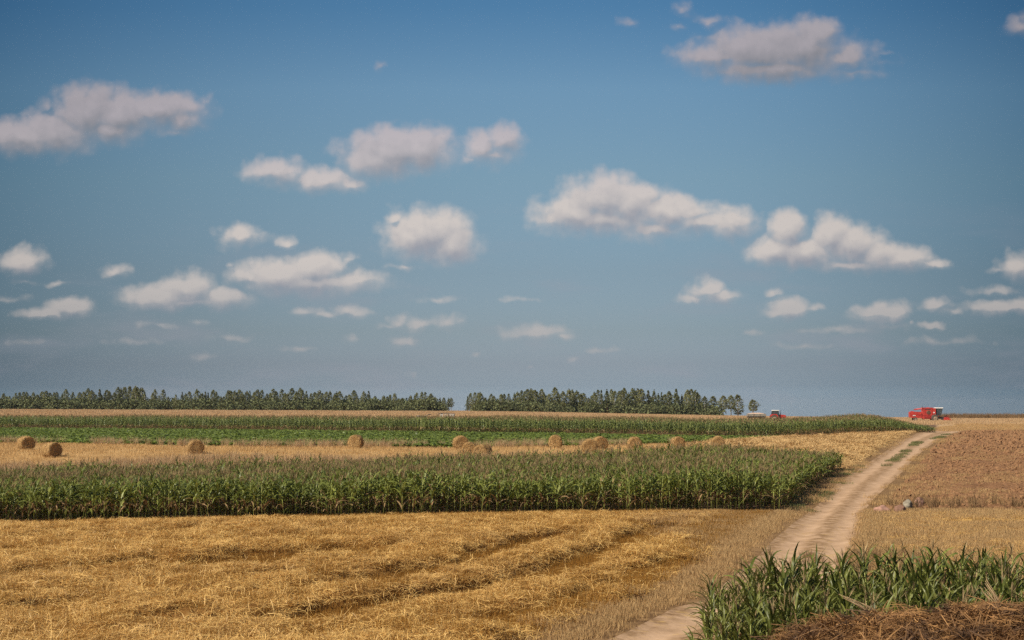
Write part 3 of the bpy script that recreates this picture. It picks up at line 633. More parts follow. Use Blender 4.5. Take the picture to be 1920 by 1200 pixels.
scatter('verge_dry_grass', spots(14, 60, 66, 200, 3.5, lambda x, Y: ((x > xr(Y) - .1) * (x < xr(Y) + 1.5) + (x < xl(Y) + .1) * (x > xl(Y) - 1.3) * (Y > 60) > 0) * sstep(fbm(x * .5, Y * .25, 3, 69), .42, .62)), L_STUBG, 'short dry grass along both sides of the track beside the ploughed soil', scl=(.8, 1.6))
scatter('plough_edge_weeds', spots(15, 30, 69, 75, 7, lambda x, Y: (x > xr(Y) + .6) * (np.abs(Y - PL0 - .8) < 1.0) * (.25 + .75 * fbm(x, Y, 2, 71)) * np.where(x / Y < .28, .5, 1)), L_WEED, 'brown weeds along the near edge of the ploughed field', scl=(.4, .95))
def clod(seed):
    r = random.Random(seed); bm = bmesh.new(); bmesh.ops.create_icosphere(bm, subdivisions=1, radius=.5)
    mb = MB(); vs = [v.co * r.uniform(.6, 1.25) for v in bm.verts]; vs = [V((p.x, p.y, p.z * .65)) for p in vs]
    mb.add(vs, [[q.index for q in f.verts] for f in bm.faces]); bm.free(); return mb.mesh('clod', M['clod'])
L_CLOD = library('clods', [clod(k) for k in range(6)])
def in_pl(x, Y): return (x > xr(Y) + 1.0) & (Y > PL0 + .4) & (Y < PL1 - .5)
scatter('soil_clods', spots(16, 60, 71, 140, 6, lambda x, Y: in_pl(x, Y) * (.15 + .9 * sstep(fbm(x * .3, Y * .2, 3, 73), .35, .65))), L_CLOD, 'dry reddish clods covering the near part of the ploughed field', scl=(.08, .36), tilt=.5)
scatter('far_soil_clods', spots(40, 92, 140, 231, 1.6, lambda x, Y: in_pl(x, Y) * 1.0), L_CLOD, 'dry reddish clods on the far part of the ploughed field', scl=(.2, .7), tilt=.5)
scatter('field_weeds', spots(16, 88, 72, 228, 1.5, lambda x, Y: in_pl(x, Y) * np.clip(.06 + 1.1 * sstep(fbm(x * .12, Y * .09, 3, 75), .56, .7), 0, 1)), L_STUBG, 'sparse dry weeds sprouting through the ploughed soil', scl=(.7, 1.3))
scatter('bare_soil_patch_weeds', spots(10, 14, 40, 50, 4, lambda x, Y: 1.0), L_WEED, 'dark dry weeds behind the foreground maize at the right edge', scl=(.25, .5))

# ------------------------------------------------------------------ maize
def maize(seed, h, nleaf, seg, cross, far=False, tas=True, upright=.0, split=False):
    r = random.Random(seed); st = MB(); lf = MB(); ts = MB()
    lean = V((r.gauss(0, .035), r.gauss(0, .035), 0)); base = lambda z: lean * z + V((0, 0, z))
    st.tube([base(0), base(h * .5), base(h)], [.017, .014, .006] if not far else [.018, .016, .008], 3 if far else 6, 0)
    a0 = r.uniform(0, 6.28)
    for i in range(nleaf):
        t = (i + .6) / nleaf; z = h * ((.10 if split or far else .13) + (.86 if split or far else .83) * t ** .9); az = a0 + (i % 2) * math.pi + r.gauss(0, .5)
        d = V((math.cos(az), math.sin(az), 0)); s_ = V((-math.sin(az), math.cos(az), 0))
        Ln = (.52 + .42 * math.sin(math.pi * min(1, .15 + t * .85))) * r.uniform(.75, 1.15); w = ((.062 if split else .078) if not far else .10) * (.75 + .5 * math.sin(math.pi * t)) * r.uniform(.85, 1.15)
        el0 = r.uniform(.9, 1.25) + upright * t * .35; bend = r.uniform(1.1, 2.2) * (1 - upright * .65 * t)
        p = base(z); pts = [p.copy()]
        for k in range(seg):
            e = el0 - bend * ((k + .5) / seg) ** 1.3; p = p + (d * math.cos(e) + V((0, 0, math.sin(e)))) * (Ln / seg); pts.append(p.copy())
        ws = [w * (.45 + .55 * min(1, 4 * k / seg)) * (1 - (k / seg) ** 2.6) + .004 for k in range(seg + 1)]
        mi = 3 if (t < .22 and r.random() < .6) or r.random() < .03 else 1
        if cross:
            tw = r.gauss(0, .5)
            vs = []; fs = []
            for k, (q, w_) in enumerate(zip(pts, ws)):
                s2 = (s_ + V((0, 0, tw * k / seg))).normalized(); up_ = V((0, 0, w_ * .28 + .008 * math.sin(k * 2.3 + i)))
                vs += [q - s2 * w_ / 2 + up_, q, q + s2 * w_ / 2 + up_]
            for k in range(seg):
                b = 3 * k; fs += [(b, b + 1, b + 4, b + 3), (b + 1, b + 2, b + 5, b + 4)]
            lf.add(vs, fs, mi)
        else: ribbon(lf, pts, ws, (s_ + V((0, 0, r.gauss(0, .3)))).normalized(), mi)
    if tas and r.random() < .85:
        top = base(h); nt = 5 if far else 9
        for k in range(nt):
            az = r.uniform(0, 6.28); e = r.uniform(.9, 1.45); l = r.uniform(.18, .36); d = V((math.cos(az) * math.cos(e), math.sin(az) * math.cos(e), math.sin(e)))
            s_ = V((-math.sin(az), math.cos(az), 0)); b = top + V((0, 0, k * .012)); w = .016 if not far else .032
            ribbon(ts, [b, b + d * l * .5, b + d * l + V((d.x, d.y, -.4)) * .03], [w * .6, w, w * .3], s_, 2)
    mats = [M['maize_stalk'], M['maize_leaf_far'] if far else (M['maize_leaf_near'] if split else M['maize_leaf']), M['tassel'], M['maize_dry']]
    if split: return st.mesh('stalk', mats), lf.mesh('leaves', mats), ts.mesh('tassel', mats)
    al = MB()
    for q in (st, lf, ts): al.v, b = al.v + q.v, len(al.v); al.f += [tuple(i + b for i in f) for f in q.f]; al.m += q.m; al.sm += q.sm
    return al.mesh('maize', mats)
def rowed(x0, x1, y0, y1, dr, ds, keep, jx=.06, jy=.09):
    rows_ = []
    for y in np.arange(y0, y1, dr):
        x = np.arange(x0, x1, ds); rows_.append(np.stack([x + rng.normal(0, jx, len(x)), y + rng.normal(0, jy, len(x))], 1))
    p = np.concatenate(rows_); p = p[np.abs(p[:, 0]) < .375 * p[:, 1] + 2]; k = keep(p[:, 0], p[:, 1]); p = p[rng.uniform(0, 1, len(p)) < k]
    return np.stack([p[:, 0], p[:, 1], zfun(p[:, 0], p[:, 1])], 1)
L_MZ = library('maize_plants', [maize(100 + k, 1.55 + .07 * (k % 4), 12, 5, False) for k in range(9)])
L_MZF = library('far_maize_plants', [maize(130 + k, 1.75 + .05 * (k % 3), 10, 3, False, far=True) for k in range(6)])
def k_c1(x, Y): return (Y > E_CORN1(x, Y) + .25 * np.sin(x * 1.7)) * (Y < e_back1(x, Y)) * (x < xl(Y) - 1.35 - .25 * np.sin(Y * .9)) * (.93 - .3 * (fbm(x * .25, Y * .4, 2, 77) > .68))
pc = rowed(-44, 34, 66, 116, .72, .25, k_c1)
tone = .84 + .34 * fbm(pc[:, 0] * .2, pc[:, 1] * .3, 2, 79) - .20 * sstep(pc[:, 0] / pc[:, 1], .14, .23)
tone = tone * np.where(rng.random(len(pc)) < .08, rng.uniform(.65, .85, len(pc)), 1) * np.where(rng.random(len(pc)) < .03, 1.15, 1)
scatter('maize_field', pc, L_MZ, 'near band of tall green maize with brown tassels behind the straw field', hs=tone, scl=(.95, 1.15), tilt=.06)
pf = rowed(-112, 96, 190, 300, 1.1, .42, lambda x, Y: (Y > E_CORN2(x, Y) - 2.6) * (Y < e_back2(x, Y)) * (x < np.interp(Y, [222, 300], [66.5, 82])) * np.where(Y > E_CORN2(x, Y) + 14, .55, .95), .12, .15)
hsf = (1 - .30 * sstep(pf[:, 0] / pf[:, 1], .10, .14) * (1 - sstep(pf[:, 0] / pf[:, 1], .20, .24)) * sstep(pf[:, 1], 225, 270)) * (.92 + .22 * fbm(pf[:, 0] * .1, pf[:, 1] * .1, 2, 81)) * (1 - .62 * sstep(pf[:, 0] - np.interp(pf[:, 1], [222, 300], [66.5, 82]), -9, -.5))
scatter('far_maize_field', pf, L_MZF, 'far band of green maize below the wood and the tractor', hs=hsf, scl=(.95, 1.2), tilt=.06)
def beet(seed):
    r = random.Random(seed); mb = MB()
    for k in range(11):
        az = r.uniform(0, 6.28); e = r.uniform(.3, 1.2); l = r.uniform(.22, .42); d = V((math.cos(az), math.sin(az), 0)); s_ = V((-math.sin(az), math.cos(az), r.gauss(0, .3))).normalized()
        p = V((0, 0, .03)); q1 = p + (d * math.cos(e) + V((0, 0, math.sin(e)))) * l * .5; q2 = q1 + (d * math.cos(e - .5) + V((0, 0, math.sin(e - .5)))) * l * .4; q3 = q2 + (d * math.cos(e - 1.3) + V((0, 0, math.sin(e - 1.3)))) * l * .3
        ribbon(mb, [p, q1, q2, q3], [.03, .15, .19, .05], s_)
    return mb.mesh('beet', M['beet'])
scatter('beet_field', rowed(-92, 52, 134, 262, .62, .38, lambda x, Y: (Y > E_BEET1(x, Y)) * (Y < E_CORN2(x, Y) - 3.6) * (x / Y < .185) * .95, .06, .06), library('beets', [beet(k) for k in range(5)]),
        'low bright green beet field between the bales and the far maize', scl=(.9, 1.5), tilt=.1)
# ------------------------------------------------------------------ foreground maize: plants one can tell apart
VAR = [maize(200 + k, 1.42 + .06 * (k % 5), 13 + k % 3, 7, True, upright=.8, split=True) for k in range(12)]
pm = rowed(2.5, 14.5, 25.2, 33.2, .72, .235, lambda x, Y: (x / Y > .142 + .012 * np.sin(Y * 2.1)) * (x / Y < .385) * (Y > 25.2) * .93, .05, .07)
order = np.argsort(pm[:, 1]); pm = pm[order]
if len(pm) > 300: extra = pm[300:]; pm = pm[:300]
else: extra = pm[:0]
edgea = pm[:, 0] / pm[:, 1]; lone = int(np.argmin(edgea + .02 * np.abs(pm[:, 1] - 31)))
for k, p in enumerate(pm):
    st, lf, ts = VAR[int(rng.integers(0, len(VAR)))]
    hh = .80 + .25 * float(fbm(np.array([p[0] * .9]), np.array([p[1] * .6]), 2, 91)[0]) + float(rng.uniform(-.12, .15))
    hh *= float(1.0 - .16 * sstep(np.array([p[0] / p[1]]), .19, .15)[0])
    root = empty('maize_plant', p, float(rng.uniform(0, 6.28)), hh)
    root.rotation_euler[0] = float(rng.normal(0, .05)); root.rotation_euler[1] = float(rng.normal(0, .05))
    if k == lone: tag(root, 'leftmost maize plant of the foreground patch, arching its leaves over the sandy track', 'maize plant', 'foreground maize plants')
    else:
        az_, dp = p[0] / p[1], 'rear' if p[1] > 30.6 else ('front' if p[1] < 27.6 else 'middle')
        where = ('end beside the track' if az_ < .185 else 'part below the track' if az_ < .245 else 'part below the stones' if az_ < .30 else 'end at the right edge')
        lab = {'rear': 'tall', 'middle': 'dark green', 'front': 'broad leaved'}[dp] + ' maize plant, ' + dp + ' of the foreground patch, ' + where
        tag(root, lab, 'maize plant', lab)
    for nm, me in (('stalk', st), ('leaves', lf), ('tassel', ts)):
        if nm == 'tassel' and rng.random() < .55 and k != lone: continue
        o = bpy.data.objects.new(nm, me); COL.objects.link(o); o.parent = root
if len(extra): scatter('maize_rear_rows', extra, L_MZ, 'rearmost rows of the foreground maize patch seen over the nearer plants', scl=(.85, 1.1), tilt=.06)
print('maize plants', len(pm), len(extra))

# ------------------------------------------------------------------ manure heap
def heap_h(x, Y):
    a = x / np.maximum(Y, 10)
    crest = np.interp(x, [2.6, 3.3, 3.9, 4.3, 5.0, 5.6, 6.1, 6.7, 7.3, 8.2, 9.5, 12, 15, 16], [0, .55, 1.3, 1.74, 1.90, 1.92, 1.95, 2.0, 2.0, 1.98, 1.98, 1.98, 1.3, 0])
    prof = np.interp(Y, [14, 17, 20, 21.6, 22.6, 23.6, 24.6, 25.4], [0, .62, .93, 1.0, .97, .72, .30, 0])
    n = fbm(x * .8, Y * .8, 4, 95) - .5; n2_ = fbm(x * 2.6, Y * 2.6, 3, 96) - .5
    return crest * prof + (.42 * n + .16 * n2_) * np.minimum(1, crest * prof)
hx, hy = np.meshgrid(np.linspace(2.6, 16, 150), np.linspace(14, 25.5, 120)); hz_ = zbase(hx, hy) + heap_h(hx, hy) - .05
me = bpy.data.meshes.new('manure_heap'); nn = hx.shape[1]
me.from_pydata(np.stack([hx.ravel(), hy.ravel(), hz_.ravel()], 1).tolist(), [], [(i * nn + j, i * nn + j + 1, (i + 1) * nn + j + 1, (i + 1) * nn + j) for i in range(hx.shape[0] - 1) for j in range(nn - 1)])
M['muck_soil'] = soil('manure', [(0, (.035, .018, .010)), (.5, (.09, .045, .022)), (1, (.20, .11, .055))], 5, 1.0, 14)
me.materials.append(M['muck_soil']); me.polygons.foreach_set('use_smooth', [True] * len(me.polygons))
heap = bpy.data.objects.new('manure_heap', me); COL.objects.link(heap)
tag(heap, 'long brown heap of strawy manure along the bottom right edge in front of the maize', 'manure heap')
L_MUCK = library('muck_clumps', [straw_clump(300 + k, 46, .34, .12, .55, .011, .12, .22, 'muck') for k in range(7)])
pk = spots(2.8, 10.5, 17.5, 25.2, 30, lambda x, Y: (heap_h(x, Y) > .25) * 1.0); pk[:, 2] = zbase(pk[:, 0], pk[:, 1]) + heap_h(pk[:, 0], pk[:, 1]) - .07
scatter('straw', pk, L_MUCK, 'tangled reddish brown straw covering the heap', parent=heap, scl=(.6, 1.15), tilt=.35)
def stalks(u, v, Yd, n, l0, l1, lean, lab, seed):
    r = random.Random(seed); a, b = pix_dir(u, v); base = V((a * Yd, Yd, CAM_H + b * Yd)); mb = MB()
    for _ in range(n):
        p = base + V((r.gauss(0, .05), r.gauss(0, .05), 0)) * 1.0; l = r.uniform(l0, l1); d = V((lean + r.gauss(0, .12), r.gauss(0, .12), 1)).normalized(); bend = V((lean * r.uniform(.5, 1.4), 0, 0))
        pts = [p - d * .12 + V((0, 0, 0)) * 0 + (d * l * t + bend * l * t * t * .5) for t in (0, .33, .66, 1)]
        mb.tube(pts, [.009, .008, .006, .003], 5)
    o = mb.build('dry_stalks', M['dry_grass']); tag(o, lab, 'dry stalks')
stalks(1880, 1152, 22.4, 13, .45, .72, -.35, 'tall bundle of pale dry stalks leaning out of the manure heap near the right edge', 1)
stalks(1625, 1140, 22.6, 7, .25, .45, -1.1, 'short pale dry stalks poking from the heap below the middle of the maize patch', 2)

# ------------------------------------------------------------------ field stones
def stone(u, v, w, d, h, col, lab, seed, rz):
    Y = 5.25 * FPX / (v - 755); a, b = pix_dir(u, v); x = a * Y
    r = random.Random(seed); bm = bmesh.new(); bmesh.ops.create_icosphere(bm, subdivisions=4, radius=.5)
    for q in bm.verts:
        n = mnoise.noise(q.co * 2.2 + V((seed, 0, 0))); c = q.co * (1 + .35 * n + .08 * mnoise.noise(q.co * 9)); q.co = V((c.x * w, c.y * d, c.z * h * 1.3))
    me = bpy.data.meshes.new('field_stone'); bm.to_mesh(me); bm.free(); me.polygons.foreach_set('use_smooth', [True] * len(me.polygons))
    me.materials.append(plain('stone_%d' % seed, col, .9, .2, .28, scale=5)); o = bpy.data.objects.new('field_stone', me); COL.objects.link(o)
    o.location = (x, Y, z1(x, Y) + h * .30); o.rotation_euler = (0, .15 * r.uniform(-1, 1), rz); tag(o, lab, 'stone', 'stones at the corner of the ploughed field')
stone(1654, 958, .75, .5, .40, (.38, .21, .15), 'pinkish stone nearest the track, leftmost at the corner of the ploughed field', 3, .2)
stone(1687, 957, .70, .5, .40, (.24, .13, .085), 'reddish brown stone half hidden in weeds between the pink and the pale grey stone', 4, .5)
stone(1702, 952, .62, .45, .38, (.30, .255, .19), 'pale grey stone behind the reddish brown one at the ploughed corner', 5, 1.2)
stone(1724, 950, .60, .45, .46, (.36, .20, .14), 'pink upright stone on the right of the group, weeds growing behind it', 6, .9)

# ------------------------------------------------------------------ round bales
def bale_mesh(seed):
    r = random.Random(seed); mb = MB(); n = 56; R0, Wd = .66, .60
    prof = [(.02, -Wd), (.12, -Wd + .01), (.25, -Wd - .01), (.40, -Wd + .015), (.52, -Wd), (.60, -Wd + .02), (R0, -Wd + .09)] + [(R0 * (1.0 + .012 * math.sin(k * 2.1)), -Wd + .09 + (2 * Wd - .18) * k / 12) for k in range(1, 12)] + [(R0, Wd - .09), (.60, Wd - .02), (.52, Wd), (.40, Wd - .015), (.25, Wd + .01), (.12, Wd - .01), (.02, Wd)]
    mb.lathe(prof, (0, 0, 0), 'Y', n, 0, True); vs = []
    for p in mb.v:
        p = V(p); q = mnoise.noise(p * 2.1 + V((seed, 0, 0))) * .10 + mnoise.noise(p * 7 + V((0, seed, 0))) * .035; rad = V((p.x, 0, p.z)); d = p.normalized()
        p = p + d * q
        if p.z < 0: p.z *= .93                           # sagged by its own weight
        if p.z < -.56: p.z = -.56 - (p.z + .56) * -.2
        vs.append(tuple(p))
    mb.v = vs
    for _ in range(1500):                                # loose straw on the skin and on both faces
        if r.random() < .62:
            a = r.uniform(0, 6.28); y = r.uniform(-Wd, Wd); rr = R0 * 1.0; p = V((rr * math.cos(a), y, rr * math.sin(a))); t = V((-math.sin(a), r.gauss(0, .25), math.cos(a))).normalized(); nrm = V((math.cos(a), 0, math.sin(a)))
        else:
            a = r.uniform(0, 6.28); rr = R0 * math.sqrt(r.random()) * .97; sd = r.choice((-1, 1)); p = V((rr * math.cos(a), sd * Wd, rr * math.sin(a))); t = V((-math.sin(a), r.gauss(0, .1) , math.cos(a))).normalized(); nrm = V((0, sd, 0))
        p = p + nrm * r.uniform(0, .05); l = r.uniform(.08, .24); s_ = t.cross(nrm).normalized(); ribbon(mb, [p - t * l / 2, p + nrm * .03, p + t * l / 2 + nrm * r.uniform(-.01, .07)], [.012, .014, .008], s_, 1)
    return mb
def _bale(N, bs, out):
    P_ = N.n('ShaderNodeTexCoord').outputs['Object']; x, y, z = N.sep(P_)
    rad = N.m('SQRT', N.m('ADD', N.m('MULTIPLY', x, x), N.m('MULTIPLY', z, z))); ang = N.m('ARCTAN2', z, x)
    ph = N.m('ADD', N.m('MULTIPLY', rad, 62), N.m('ADD', ang, N.m('MULTIPLY', N.noise(P_, 4, 3, .5), 6)))
    w = N.m('MULTIPLY_ADD', N.m('SINE', ph), .5, .5); n = N.noise(N.v('MULTIPLY', P_, (1, 1, 1)), 16, 6, .7)
    f = N.m('ADD', N.m('MULTIPLY', w, .35), N.m('MULTIPLY', N.mr(n, .3, .7), .65))
    bp = N.n('ShaderNodeBump'); bp.inputs['Strength'].default_value = 1.0; bp.inputs['Distance'].default_value = .06; N.put(bp.inputs['Height'], f); N.t.links.new(bp.outputs[0], bs.inputs['Normal'])
    return N.ramp(f, [(0, (.17, .092, .036)), (.5, (.44, .265, .105)), (1, (.64, .42, .19))])
M['bale'] = material('bale_straw', _bale, .9, .1); M['bale_loose'] = leafmat('bale_loose_straw', (.30, .165, .06), (.70, .46, .20), .7, .1, .2)
BM_ = [bale_mesh(k).mesh('round_bale', [M['bale'], M['bale_loose']]) for k in range(4)]
BALES = [  # column, distance, turn of the axis, label
 (52, 130.5, 38, 'round straw bale nearest the left edge, its shaded end turned right'),
 (100, 122.0, 52, 'round straw bale second from the left edge, seen side on with a dark right end'),
 (369, 124.0, 18, 'lone dark round straw bale on the open stubble, third from the left edge'),
 (668, 132.5, -6, 'lone round straw bale standing upright against the edge of the beet field'),
 (864, 131.5, 12, 'rearmost of the three huddled bales, pale straw hanging from its face'),
 (881, 119.5, -8, 'middle bale of the three huddled ones, overlapped by its neighbour'),
 (905, 117.0, -24, 'front right bale of the three huddled ones, just above the maize tassels'),
 (1041, 136.0, -4, 'lone round straw bale right of the huddled three, fully in view above the maize'),
 (1105, 129.0, 0, 'front left bale of the touching pair, mostly hidden by maize tassels'),
 (1124, 135.5, 14, 'rear right bale of the touching pair, standing higher than its neighbour'),
 (1189, 139.0, 0, 'round bale showing its upper half above the maize just right of the touching pair'),
 (1270, 142.0, 5, 'round bale with only its crown showing above the maize, second from the right'),
 (1345, 147.0, -5, 'rightmost round bale, its crown half sunk in the straw strip')]
for k, (u, Y, rz, lab) in enumerate(BALES):
    x = (u - 960) / FPX * Y; o = bpy.data.objects.new('round_bale', BM_[k % 4]); COL.objects.link(o)
    o.location = (x, Y, z1(x, Y) + .56); o.rotation_euler = (0, 0, R(rz)); tag(o, lab, 'straw bale', 'round straw bales on the stubble')

# ------------------------------------------------------------------ wood on the skyline
M['leaf_a'] = leafmat('birch_foliage', (.085, .092, .030), (.31, .30, .115), .6, .25, .2)
M['leaf_b'] = leafmat('pine_foliage', (.055, .068, .028), (.20, .21, .085), .7, .1, .2)
M['bark_w'] = plain('birch_bark', (.50, .45, .38), .9, .1, .35, scale=2); M['bark_b'] = plain('pine_bark', (.20, .12, .08), .9, .1, .3)
def tree_mesh(seed, kind):
    r = random.Random(seed); cr = MB(); tk = MB(); H = 1.0
    pine = kind == 'pine'; lo_ = r.choice((.12, .2, .3, .36)); lean = r.gauss(0, .015)
    tk.tube([(0, 0, 0), (lean * .5, 0, .5), (lean, 0, .97)], [.020, .013, .003], 6)
    Rm = r.uniform(.13, .17) if pine else r.uniform(.17, .22); off = V((seed * 3.1, 0, 0)); n = 0; tries = 0
    for k in range(9):
        z = lo_ + (.9 - lo_) * (k + .5) / 9; az = k * 2.4; rad = Rm * .8 * math.sin(math.pi * (.2 + .75 * k / 9)); tk.tube([V((lean * z, 0, z - .06)), V((lean * z + math.cos(az) * rad, math.sin(az) * rad, z))], [.006, .002], 3)
    while n < 1250 and tries < 9000:
        tries += 1; t = r.random() ** (1.25 if pine else 1.0); z = lo_ + (1.0 - lo_) * t; az = r.uniform(0, 6.283)
        prof = (1 - t) ** .8 if pine else (math.sin(math.pi * min(1.0, .12 + .86 * t)) ** .75) * (1 - .35 * t)
        e = V((math.cos(az), math.sin(az), 0)); lump = mnoise.noise(V((e.x * 1.6, e.y * 1.6, z * 7)) + off)
        rad = (Rm * prof * (1 + .75 * lump) + .012) * math.sqrt(r.uniform(.12, 1)); p = V((lean * z, 0, z)) + e * rad
        if mnoise.noise(V((p.x * 14, p.y * 14, p.z * 13)) + off) < -.10: continue
        n += 1; s = r.uniform(.010, .021); q = V((r.gauss(0, 1), r.gauss(0, 1), r.gauss(0, 1))).normalized(); a = q.orthogonal().normalized(); b = q.cross(a)
        cr.add([p - a * s - b * s * .6, p + a * s - b * s * .5, p + a * s * .8 + b * s * .7, p - a * s * .7 + b * s * .6], [(0, 1, 2, 3)])
    return tk.mesh('trunk', M['bark_b'] if pine else M['bark_w']), cr.mesh('crown', M['leaf_b'] if pine else M['leaf_a'])
TV = [tree_mesh(400 + k, 'pine' if k in (5, 9) else 'birch') for k in range(12)]
LT = [(-60, 744), (0, 742), (30, 740), (60, 739), (88, 737), (110, 731), (135, 737), (165, 731), (195, 735), (220, 729), (255, 727), (290, 734), (330, 736), (370, 733), (400, 736), (450, 732), (480, 735), (520, 733), (570, 731), (610, 738), (640, 735), (690, 737), (712, 744), (740, 741), (765, 744), (795, 739), (815, 744), (840, 743), (852, 750)]
RT = [(872, 752), (880, 741), (905, 739), (915, 743), (935, 738), (960, 734), (1000, 733), (1040, 731), (1065, 734), (1105, 737), (1140, 733), (1200, 731), (1250, 732), (1290, 731), (1307, 735), (1312, 742)]
def plant_tree(u, Y, topv, lab, grp, var=None, wid=1.0, side=None, row=0):
    x = (u - 960) / FPX * Y; gz = float(zbase(np.array([x]), np.array([Y]))[0]) - .1
    top = CAM_H - (topv - 755) * Y / FPX; h = max(2.5, top - gz)
    k = int(rng.integers(0, 12)) if var is None else var
    if side:
        w_ = wood_label(u, side); d_ = ('dark narrow' if k in (5, 9) else 'pale stemmed') + ' tree in ' + ('front' if row == 0 else 'rear') + ' of the ' + side + ' wood, '
        lab = d_ + w_; grp = lab
    root = empty('tree', (x, Y, gz), float(rng.uniform(0, 6.28)), 1.0)
    w = h * wid * float(rng.uniform(.8, 1.3)); root.scale = (w, w, h); tag(root, lab, 'tree', grp)
    for nm, me in zip(('trunk', 'crown'), TV[k]):
        o = bpy.data.objects.new(nm, me); COL.objects.link(o); o.parent = root
def wood_label(u, side):
    if side == 'left': return 'above the two leftmost bales' if u < 180 else 'left of the dark bale' if u < 330 else 'above the dark bale' if u < 420 else 'right of the dark bale' if u < 590 else 'above the upright bale' if u < 730 else 'beside the gap'
    return 'beside the gap' if u < 960 else 'above the lone bale' if u < 1080 else 'above the touching bales' if u < 1200 else 'at its right end'
def wood(prof, u0, u1, n, lab, grp):
    us = np.array([p[0] for p in prof]); vs = np.array([p[1] for p in prof])
    for k in range(n):
        u = u0 + (u1 - u0) * (k + rng.uniform(.2, .8)) / n; Y = 500 + 13 * (k % 2) + rng.uniform(-4, 4)
        plant_tree(u, Y, float(np.interp(u, us, vs)) + abs(rng.normal(0, 1)) * 8 - 5, None, grp, side=lab, row=k % 2)
wood(LT, -30, 850, 124, 'left', 'trees of the left wood')
wood(RT, 874, 1312, 70, 'right', 'trees of the right wood')
plant_tree(255, 497, 724, 'tallest tree of the left wood, its broad crown rising above its neighbours', 'trees of the left wood', 3)
for u, Y, tv, lab, k in [(1321, 500, 743, 'dark tree leaning out at the right end of the dense wood', 3), (1335, 506, 743, 'loose crowned tree just right of the end of the dense wood', 4),
                         (1355, 500, 742, 'left tree of the detached clump between the wood and the trailer', 1), (1370, 505, 741, 'tall middle tree of the detached clump between the wood and the trailer', 6), (1383, 502, 740, 'right tree of the detached clump between the wood and the trailer', 7),
                         (1411, 470, 749, 'lone sparse tree standing directly behind the loaded trailer', 8)]:
    plant_tree(u, Y, tv, lab, 'trees detached from the right wood', k, 1.7 if u == 1411 else 1.45)
def bush(seed):
    r = random.Random(seed); mb = MB()
    for _ in range(260):
        p = V((r.gauss(0, .8), r.gauss(0, .8), abs(r.gauss(.9, .8)))); s = r.uniform(.09, .2); n = V((r.gauss(0, 1), r.gauss(0, 1), r.gauss(0, 1))).normalized(); a = n.orthogonal().normalized(); b = n.cross(a)
        mb.add([p - a * s - b * s, p + a * s - b * s, p + a * s + b * s, p - a * s + b * s], [(0, 1, 2, 3)])
    return mb.mesh('bush', M['leaf_b'])
L_BUSH = library('bushes', [bush(k) for k in range(4)])
def upx(x, Y): return 960 + FPX * x / Y
scatter('undergrowth', spots(-195, 72, 492, 530, .16, lambda x, Y: ((upx(x, Y) < 834) | ((upx(x, Y) > 894) & (upx(x, Y) < 1422))) * 1.0), L_BUSH, 'dark undergrowth between the trunks of the wood', scl=(.8, 1.6), tilt=.1)

# ------------------------------------------------------------------ machines
M['red'] = plain('red_paint', (.47, .045, .032), .42, .45, .22, scale=1.3); M['red_dark'] = plain('dark_red_paint', (.28, .025, .02), .55, .3, .3)
M['white'] = plain('white_paint', (.78, .76, .72), .5, .4, .06); M['black'] = plain('black_rubber', (.025, .023, .022), .85, .2, .3); M['dark'] = plain('dark_metal', (.045, .04, .038), .6, .4, .3)
M['rim'] = plain('dusty_rim', (.34, .26, .18), .7, .3, .2); M['greyw'] = plain('weathered_wood', (.30, .27, .22), .85, .1, .3, scale=4); M['rust'] = plain('rusty_steel', (.20, .10, .06), .85, .2, .4); M['tyre'] = plain('dusty_tyre', (.10, .085, .07), .95, .1, .3)
M['pale_wood'] = plain('bleached_wood', (.52, .49, .43), .8, .1, .2)
M['grain'] = plain('grain_load', (.62, .42, .30), .9, .1, .2, scale=6)
def _gl(N, bs, out):
    bs.inputs['Transmission Weight'].default_value = .55; bs.inputs['IOR'].default_value = 1.2; return (.14, .17, .18)
M['glass'] = material('tinted_glass', _gl, .08, .6)
def wheel(name, parent, c, r, w):
    t = MB(); t.lathe([(r * .58, -w / 2), (r * .92, -w / 2), (r, -w * .32), (r, w * .32), (r * .92, w / 2), (r * .58, w / 2)], c, 'Y', 28, 0, True)
    for k in range(22):
        a = 2 * math.pi * k / 22; t.box((c[0] + math.cos(a) * r * .99, c[1], c[2] + math.sin(a) * r * .99), (.05, w * .9, .05), 0, 0, -a)
    wh = t.build(name, M['tyre'], parent)
    m_ = MB(); m_.lathe([(.02, -w * .42), (r * .20, -w * .42), (r * .5, -w * .25), (r * .58, -w * .48), (r * .58, w * .48), (r * .5, w * .25), (r * .2, w * .42), (.02, w * .42)], c, 'Y', 24); m_.build('rim', M['rim'], wh)
    return wh
